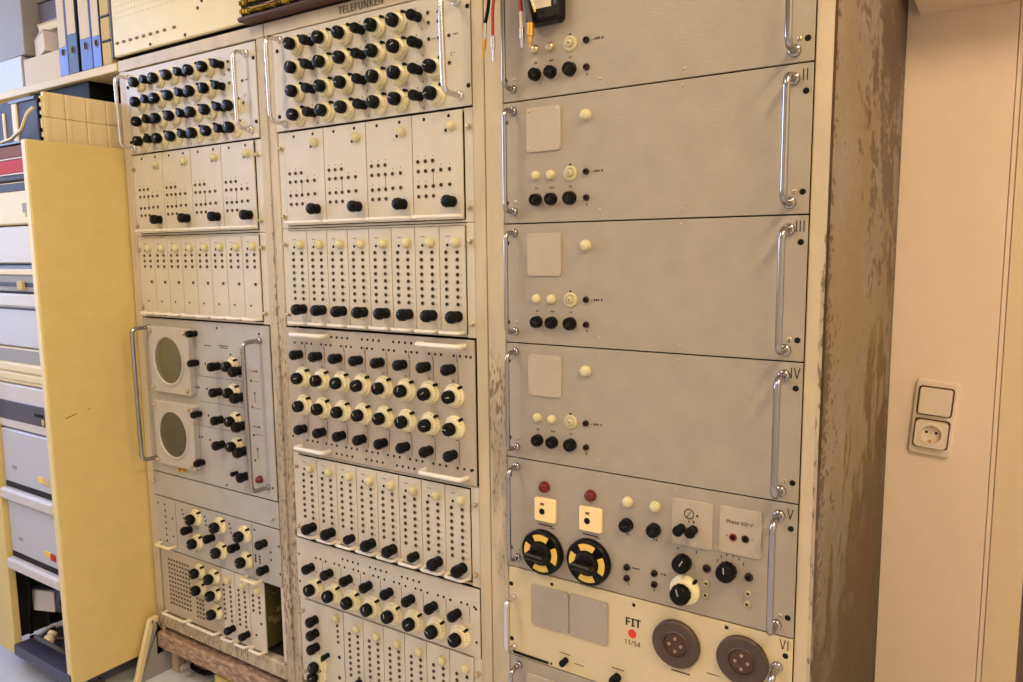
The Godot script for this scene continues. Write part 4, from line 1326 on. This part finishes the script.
func yellow_cabinet() -> void:
	var zf := 0.236
	var t := thing("yellow_cabinet", "open steel cabinet with a tall yellow side, standing forward at the left", "cabinet", V(-1.41, Y0, -0.1))
	bar(t, "side_panel", -1.204, -1.2, 0.366, 1.749, -0.50, zf - 0.003, M.yellow, 0.0008)
	bar(t, "front_edge", -1.222, -1.203, 0.366, 1.749, zf - 0.02, zf, M.edge, 0.0015)
	bar(t, "side_panel", -1.605, -1.60, 0.366, 1.749, -0.50, zf - 0.003, M.yellow, 0.0008)
	bar(t, "front_edge", -1.600, -1.506, 0.366, 1.749, zf - 0.02, zf, M.yellow, 0.0015)
	bar(t, "top_cover", -1.60, -1.204, 1.744, 1.749, -0.50, zf - 0.01, M.slate, 0.0008)
	bar(t, "back_panel", -1.60, -1.204, 0.366, 1.744, -0.504, -0.50, M.dark, 0.0008)
	bar(t, "bottom_tray", -1.503, -1.204, 0.366, 0.397, -0.50, zf + 0.004, M.slate, 0.002)
	bar(t, "bay_shade_sheet", -1.532, -1.530, 0.398, 0.616, -0.45, 0.212, M.dark, 0.0005)  # both dark sheets are added to make the open bay look shaded
	bar(t, "bay_shade_sheet", -1.503, -1.206, 0.398, 0.616, -0.10, -0.097, M.dark, 0.0005)
	for x in [-1.57, -1.44, -1.24]:
		for z in [0.16, -0.44]:
			if x == -1.44 and z < 0: continue
			part("caster", lathem("caster", [Vector2(0.012, -0.034), Vector2(0.022, -0.034), Vector2(0.024, -0.028), Vector2(0.024, -0.010), Vector2(0.018, 0.0), Vector2(0.010, 0.004), Vector2(0.010, 0.033)], 16), M.rubber_grey, t, V(x, 0.334, z), Vector3(-PI / 2, 0, 0))
	part("scuff", boxm(0.0003, 0.0018, 0.030, 0.0), M.rubber_black, t, V(-1.1999, 1.0705, 0.184), Vector3(0.27, 0, 0))
	part("scuff", boxm(0.0003, 0.0015, 0.008, 0.0), M.rubber_black, t, V(-1.1999, 1.0805, 0.138), Vector3(0.1, 0, 0))
	# devices from the top down
	var d := dev("red_fronted_device", "device with a red and maroon front at the cabinet's top", 1.657, 1.744, M.navy)
	bar(d, "upper_plate", -1.501, -1.226, 1.7125, 1.740, 0.221, 0.226, M.maroon, 0.001)
	bar(d, "divider", -1.501, -1.226, 1.7085, 1.7115, 0.221, 0.227, M.cream, 0.0005)
	bar(d, "lower_plate", -1.501, -1.226, 1.676, 1.7075, 0.221, 0.226, M.redplate, 0.001)
	bar(d, "divider", -1.501, -1.226, 1.672, 1.675, 0.221, 0.227, M.cream, 0.0005)
	d = dev("drive_unit", "cream unit with a small grey latch, below the red device", 1.551, 1.655, M.creamplastic)
	bar(d, "recess", -1.499, -1.232, 1.632, 1.652, 0.215, 0.2235, M.navy, 0.001)
	bar(d, "latch", -1.262, -1.236, 1.578, 1.602, 0.22, 0.228, M.greybox, 0.002)
	bar(d, "latch", -1.247, -1.238, 1.568, 1.580, 0.22, 0.232, M.button, 0.002)
	d = dev("white_unit", "plain off-white box front over a dark blue gap", 1.455, 1.547, M.white)
	d = dev("card_drive", "low grey drive with a dark slot, on a cream shelf edge", 1.381, 1.452, M.slate)
	bar(d, "shelf_edge", -1.503, -1.2235, 1.427, 1.441, 0.21, 0.230, M.creamplastic, 0.002)
	bar(d, "face", -1.499, -1.235, 1.386, 1.424, 0.22, 0.2245, M.greybox, 0.001)
	bar(d, "slot", -1.499, -1.228, 1.397, 1.408, 0.22, 0.2260, M.navy, 0.001)
	bar(d, "lever", -1.312, -1.286, 1.390, 1.412, 0.22, 0.234, M.carton, 0.002)
	d = dev("white_unit", "long pale grey unit with a raised white lip, under the slotted drive", 1.241, 1.379, M.coolwhite)
	bar(d, "lip", -1.503, -1.2235, 1.346, 1.379, 0.21, 0.231, M.white, 0.004)
	bar(d, "groove", -1.503, -1.225, 1.338, 1.343, 0.22, 0.2236, M.navy, 0.0005)
	d = dev("slatted_unit", "unit with a grey slot above cream slats", 1.142, 1.238, M.creamplastic)
	bar(d, "slot", -1.503, -1.223, 1.201, 1.235, 0.215, 0.2235, M.greybox, 0.001)
	bar(d, "slat", -1.503, -1.223, 1.177, 1.198, 0.21, 0.229, M.creamplastic, 0.003)
	bar(d, "slat", -1.503, -1.223, 1.153, 1.172, 0.21, 0.227, M.creamplastic, 0.003)
	d = dev("display_unit", "white device with a wide dark display window", 1.018, 1.139, M.white)
	bar(d, "display", -1.499, -1.236, 1.042, 1.094, 0.215, 0.2238, M.slate, 0.001)
	bar(d, "button", -1.262, -1.251, 1.048, 1.062, 0.22, 0.227, M.carton, 0.001)
	for k in 3:
		bar(d, "key", -1.30 + 0.016 * k, -1.290 + 0.016 * k, 1.066, 1.074, 0.22, 0.2255, M.rubber_black, 0.001)
	for k in 2:
		var y0: float = [0.818, 0.618][k]
		var y1: float = [1.014, 0.813][k]
		d = dev("tape_unit", ["upper white unit with a slanting front lip and a yellow badge", "lower white unit with a front lip and a yellow and red badge"][k], y0, y1, M.coolwhite)
		bar(d, "lip", -1.503, -1.2235, y0, y0 + 0.033, 0.20, 0.238, M.white, 0.006)
		bar(d, "slot", -1.495, -1.232, y0 + 0.034, y0 + 0.050, 0.215, 0.2236, M.dark, 0.001)
		var by := y0 + 0.078
		var b := bar(d, "badge", -1.312, -1.283, by - 0.006, by + 0.010, 0.22, 0.2245, M.segment, 0.0008)
		bar(d, "badge", -1.281, -1.258, by - 0.010, by + 0.008, 0.22, 0.2245, M.redplate if k else M.carton, 0.0008)
		bar(d, "maker_plate", -1.452, -1.43, y0 + 0.088, y0 + 0.097, 0.22, 0.2235, M.greybox, 0.0005)

# ---------------------------------------------------------------- wall shelf with books and binders
func binder(x: float, w: float, label: String, spine: Material, lab0: float, lab1: float, turn := 0.0, lm: Material = null) -> void:
	var y := 1.968
	var t := thing("ring_binder", label, "binder", V(x + w / 2, y, -0.004), "binders on the wall shelf")
	bar(t, "cover", x, x + w, y, y + 0.318, -0.29, -0.004, spine, 0.0025)
	bar(t, "spine_label", x + w * 0.10, x + w * 0.90, lab0, lab1, -0.006, -0.0030, M.paper if lm == null else lm, 0.0006)
	part("finger_ring", lathem("fring", [Vector2(0.0105, 0), Vector2(0.0105, 0.001), Vector2(0.0097, 0.0015), Vector2(0.009, 0.001), Vector2(0.009, 0.0)], 24), M.nickel, t, V(x + w / 2, y + 0.063, -0.004))
	part("finger_hole", lathem("fhole", [Vector2(0.009, 0), Vector2(0.009, 0.0006), Vector2(0, 0.0006)], 20), M.rubber_black, t, V(x + w / 2, y + 0.063, -0.004))

func lying(called: String, label: String, cat: String, at: Vector3, s: Vector3, m: Material, rot: Vector3, group := "", edge: Material = null) -> Node3D:
	var t := thing(called, label, cat, at, group)
	if edge == null:
		part("case", boxm(s.x, s.y, s.z, 0.002), m, t, at + V(0, s.y / 2, 0))
	else:
		part("pages", boxm(s.x - 0.006, s.y - 0.006, s.z - 0.004, 0.001), edge, t, at + V(0, s.y / 2, 0))
		part("cover", boxm(s.x, 0.003, s.z, 0.0008), m, t, at + V(0, s.y - 0.0015, 0))
		part("cover", boxm(s.x, 0.003, s.z, 0.0008), m, t, at + V(0, 0.0015, 0))
	t.rotation = rot
	return t

func shelf() -> void:
	var t := thing("wall_shelf", "cream wall shelf board carrying binders and cartons beside the rack tops", "shelf", V(-1.80, 1.946, -0.2))
	bar(t, "board", -2.38, -1.2, 1.946, 1.968, -0.42, 0.0, M.shelf, 0.002)
	for x in [-2.2, -1.24]:
		bar(t, "bracket", x - 0.012, x + 0.012, 1.926, 1.946, -0.766, -0.02, M.slate, 0.001)
	bar(t, "back_board", -2.38, -1.2, 1.946, 1.968, -0.766, -0.42, M.shelf, 0.002)
	binder(-1.4865, 0.0455, "pale blue ring binder with a long cream label, at the papers' side of the shelf", M.paleblue, 2.045, 2.27)
	binder(-1.4385, 0.052, "black ring binder with a cream label on the wall shelf", M.black, 2.073, 2.27)
	binder(-1.3755, 0.0595, "dark blue ring binder with a broad pinkish label", M.blue, 2.051, 2.27)
	binder(-1.3140, 0.042, "added light blue binder for the right cover of the dark blue one", M.paleblue, 2.049, 2.27)  # added shape for the brighter right side of the dark blue binder
	for k in 3:
		var b := thing("small_carton", ["lowest of the three small brown cartons beside the binders", "middle one of the three small brown cartons beside the binders", "topmost of the three small brown cartons beside the binders"][k], "box", V(-1.245, 1.969 + 0.062 * k, -0.06), "small cartons stacked on the shelf")
		bar(b, "carton", -1.266, -1.226, 1.969 + 0.062 * k, 2.026 + 0.062 * k, -0.12, -0.003, M.carton, 0.001)
		bar(b, "lid", -1.270, -1.223, 2.026 + 0.062 * k, 2.0305 + 0.062 * k, -0.122, 0.0, M.navy, 0.001)
		bar(b, "side_card", -1.270, -1.266, 1.969 + 0.062 * k, 2.026 + 0.062 * k, -0.122, -0.001, M.rubber_black, 0.001)
	lying("storage_box", "plain off-white box on the shelf beside the pale blue binder", "box", V(-1.60, 1.968, -0.11), V(0.205, 0.078, 0.20), M.paper, Vector3.ZERO)
	lying("storage_box", "grey white box at the picture's edge on the shelf", "box", V(-1.84, 1.968, -0.12), V(0.25, 0.092, 0.22), M.coolwhite, Vector3.ZERO)
	lying("paper_stack", "fanned stack of cream booklets leaning on top of the off-white box", "papers", V(-1.600, 2.0475, -0.10), V(0.125, 0.060, 0.17), M.paper, Vector3(0, -0.25, 0.07), "", M.paper)
	lying("book", "thin brown booklet under the topmost papers", "book", V(-1.565, 2.1165, -0.12), V(0.15, 0.026, 0.18), M.paper, Vector3(0, 0.15, 0.10), "", M.creamplastic)
	lying("book", "dark covered book on the heap of papers by the binders", "book", V(-1.590, 2.150, -0.13), V(0.16, 0.060, 0.16), M.rubber_black, Vector3(0, 0.1, 0.04), "", M.umber)
	lying("carton_box", "large cool grey carton above the shelf at the picture's corner", "box", V(-1.79, 2.062, -0.06), V(0.20, 0.20, 0.09), M.greybox, Vector3(0, -0.04, 0.0))

# ---------------------------------------------------------------- on the cabinet, and at the racks' feet
func low_things() -> void:
	# instrument and card boxes on the yellow cabinet
	var t := thing("ribbed_instrument", "dark blue instrument with two cream strips and a cable, on the cabinet", "instrument", V(-1.42, 1.749, 0.15))
	bar(t, "case", -1.60, -1.235, 1.749, 1.860, 0.129, 0.186, M.navy, 0.003)
	bar(t, "strip", -1.358, -1.333, 1.752, 1.852, 0.184, 0.190, M.creamplastic, 0.002)
	bar(t, "strip", -1.412, -1.400, 1.765, 1.835, 0.184, 0.189, M.creamplastic, 0.002)
	bar(t, "top_edge", -1.37, -1.24, 1.852, 1.860, 0.186, 0.190, M.slate, 0.001)
	t = thing("pale_cable", "pale cable looping down across the dark blue instrument", "cable", V(-1.30, 1.752, 0.205))
	var st := start()
	var c := Curve3D.new()
	for p in [V(-1.232, 1.830, 0.196), V(-1.248, 1.815, 0.205), V(-1.275, 1.782, 0.206), V(-1.330, 1.762, 0.208), V(-1.41, 1.7545, 0.210), V(-1.50, 1.7545, 0.205)]:
		c.add_point(p - V(-1.30, 1.752, 0.205), Vector3(0.012, 0.010, 0), Vector3(-0.012, -0.010, 0))
	var q := []
	for i in 30:
		q.append(c.sample_baked(c.get_baked_length() * i / 29.0))
	add_tube(st, q, 0.0042, 8)
	part("cord", st.commit(), M.creamplastic, t, V(-1.30, 1.752, 0.205))
	for k in 4:
		for r in 2:
			var z1: float = 0.178 - 0.0515 * k
			var b := thing("card_box", "%s cream card box from the cable, %s row on the yellow cabinet" % [ordinal(k), ["bottom", "top"][r]], "box", V(-1.30, 1.749 + 0.0605 * r, z1 - 0.025), "cream card boxes on the yellow cabinet")
			var y := 1.749 + 0.0605 * r
			if k == 0:
				bar(b, "box", -1.232, -1.221, y, y + 0.060, z1 - 0.0505, z1, M.creamplastic, 0.0015)
			else:
				bar(b, "box", -1.40, -1.221, y, y + 0.060, z1 - 0.0505, z1, M.creamplastic, 0.0015)
			bar(b, "lid_flap", -1.2215, -1.2198, y + 0.002, y + 0.058, z1 - 0.012, z1 - 0.001, M.creamplastic, 0.0006)
	t = thing("shelf_shade_box", "added black flat box standing in for the shade under the wall shelf", "box", V(-1.53, 1.895, -0.16))
	bar(t, "case", -1.70, -1.365, 1.897, 1.9455, -0.12, -0.015, M.rubber_black, 0.003)  # added black box in place of the shadow below the shelf
	t = thing("clip_strip", "strip of small black clips on the edge of the card boxes", "clips", V(-1.226, 1.752, 0.184))
	for y in [1.848, 1.829, 1.81, 1.778, 1.757]:
		part("clip", boxm(0.008, 0.009, 0.008, 0.001), M.rubber_black, t, V(-1.227, y, 0.186))
	bar(t, "backing", -1.231, -1.223, 1.750, 1.858, 0.178, 0.183, M.creamplastic, 0.0006)
	# in the cabinet's open bottom bay
	t = thing("power_box", "grey box with a white front plate in the cabinet's open bottom bay", "box", V(-1.43, 0.476, 0.16))
	bar(t, "case", -1.500, -1.340, 0.476, 0.542, 0.10, 0.160, M.slate, 0.003)
	bar(t, "front_plate", -1.497, -1.424, 0.479, 0.539, 0.158, 0.1635, M.white, 0.001)
	bar(t, "switch", -1.405, -1.393, 0.500, 0.518, 0.158, 0.166, M.rubber_black, 0.001)
	for x in [-1.485, -1.365]:
		bar(t, "support", x - 0.006, x + 0.006, 0.398, 0.476, 0.11, 0.13, M.dark, 0.001)
	t.rotation.y = 0.36
	for k in 4:
		var o := V(-1.42, 0.400, 0.12)
		t = thing("power_cable", ["black cord hanging down the cabinet's open side", "grey cord coiled on the bottom tray", "pale grey cord running back under the grey box", "dark cord looped behind the coiled one"][k], "cord", o, "cords in the bottom bay")
		st = start()
		q = []
		if k == 0:
			for i in 14:
				q.append(V(-1.490 + 0.008 * sin(i * 0.4), 0.60 - 0.0145 * i, 0.195) - o)
		elif k == 3:
			for i in 16:
				q.append(V(-1.49 + 0.012 * i, 0.408 + 0.055 * sin(PI * i / 15.0), -0.02) - o)
		elif k == 1:
			for i in 26:
				var a := -2.6 + 5.6 * i / 25.0
				q.append(V(-1.36 + 0.075 * cos(a), 0.405 + 0.045 * maxf(sin(a), 0.0), 0.190 + 0.042 * sin(a)) - o)
		else:
			for i in 14:
				q.append(V(-1.47 + 0.013 * i, 0.406 + 0.05 * sin(PI * i / 13.0), 0.19 - 0.004 * i) - o)
		add_tube(st, q, 0.0055, 8)
		part("cord", st.commit(), [M.rubber_black, M.rubber_grey, M.greybox, M.rubber_black][k], t, o)
		if k == 1:
			part("plug", spool_mesh(0.014, 0.03), M.creamplastic, t, V(-1.39, 0.440, 0.185), Vector3(0.6, 0.4, 0))
			part("plug_neck", boxm(0.01, 0.036, 0.01, 0.002), M.rubber_grey, t, V(-1.39, 0.4175, 0.185))
	# framed panel leaning beside the yellow side
	var o2 := V(-1.1765, Y0, -0.06)
	t = thing("framed_panel", "cream framed grey panel leaning at the foot of the left rack", "panel", o2)
	st = start()
	var fr := [[Vector3(0, 0, 0.142), Vector3(0, 0.164, 0.090)], [Vector3(0, 0.164, 0.090), Vector3(0, 0.164, 0.072)]]
	for e in fr:
		var dir: Vector3 = (e[1] - e[0])
		var b := Basis.looking_at(dir.normalized(), Vector3.RIGHT)
		var s2 := start()
		add_box(s2, Vector3.ZERO, Vector3(0.017, 0.014, dir.length() + 0.006), 0.002)
		st.append_from(s2.commit(), 0, Transform3D(b, (e[0] + e[1]) / 2.0))
	part("frame", st.commit(), M.creamplastic, t, o2)
	st = start()
	var tri := [Vector3(0, 0.0, 0.134), Vector3(0, 0.158, 0.084), Vector3(0, 0.158, 0.074), Vector3(0, 0.130, 0.074), Vector3(0, 0.130, 0.078), Vector3(0, 0.058, 0.078), Vector3(0, 0.058, 0.0), Vector3(0, 0.0, 0.0)]
	for sgn in [-1, 1]:
		var pp := []
		for v in tri:
			pp.append(v + Vector3(0.003 * sgn, 0, 0))
		face(st, pp, Vector3(-0.003 * sgn, 0.08, 0))
	for i in 8:
		var j := (i + 1) % 8
		var e := Vector3(0.003, 0, 0)
		face(st, [tri[i] - e, tri[j] - e, tri[j] + e, tri[i] + e], Vector3(0, 0.08, -0.1))
	part("sheet", st.commit(), M.greybox, t, o2)
	# under the rusty ledge
	t = thing("yellow_block", "yellowish block lying in the dark under the rusty ledge", "block", V(-0.99, Y0, -0.06))
	bar(t, "block", -0.975, -0.89, Y0, 0.345, -0.12, -0.02, M.yellow, 0.003)
	t = thing("cable_bundle", "bundle of black cables with a grey plug under the rusty ledge", "cable", V(-1.06, Y0, -0.05))
	st = start()
	for k in 5:
		q = []
		for i in 12:
			q.append(Vector3(-0.06 + 0.012 * i, 0.012 + 0.010 * k * 0.8 + 0.012 * absf(sin(i * 0.5 + k)), -0.02 * k + 0.02 * sin(i * 0.45 + k)))
		add_tube(st, q, 0.006, 8)
	part("cords", st.commit(), M.rubber_black, t, V(-1.06, Y0, -0.05))
	part("plug", lathem("plugend", [Vector2(0.009, 0), Vector2(0.009, 0.02), Vector2(0.006, 0.024), Vector2(0, 0.024)], 14), M.greybox, t, V(-1.09, 0.335, -0.02))
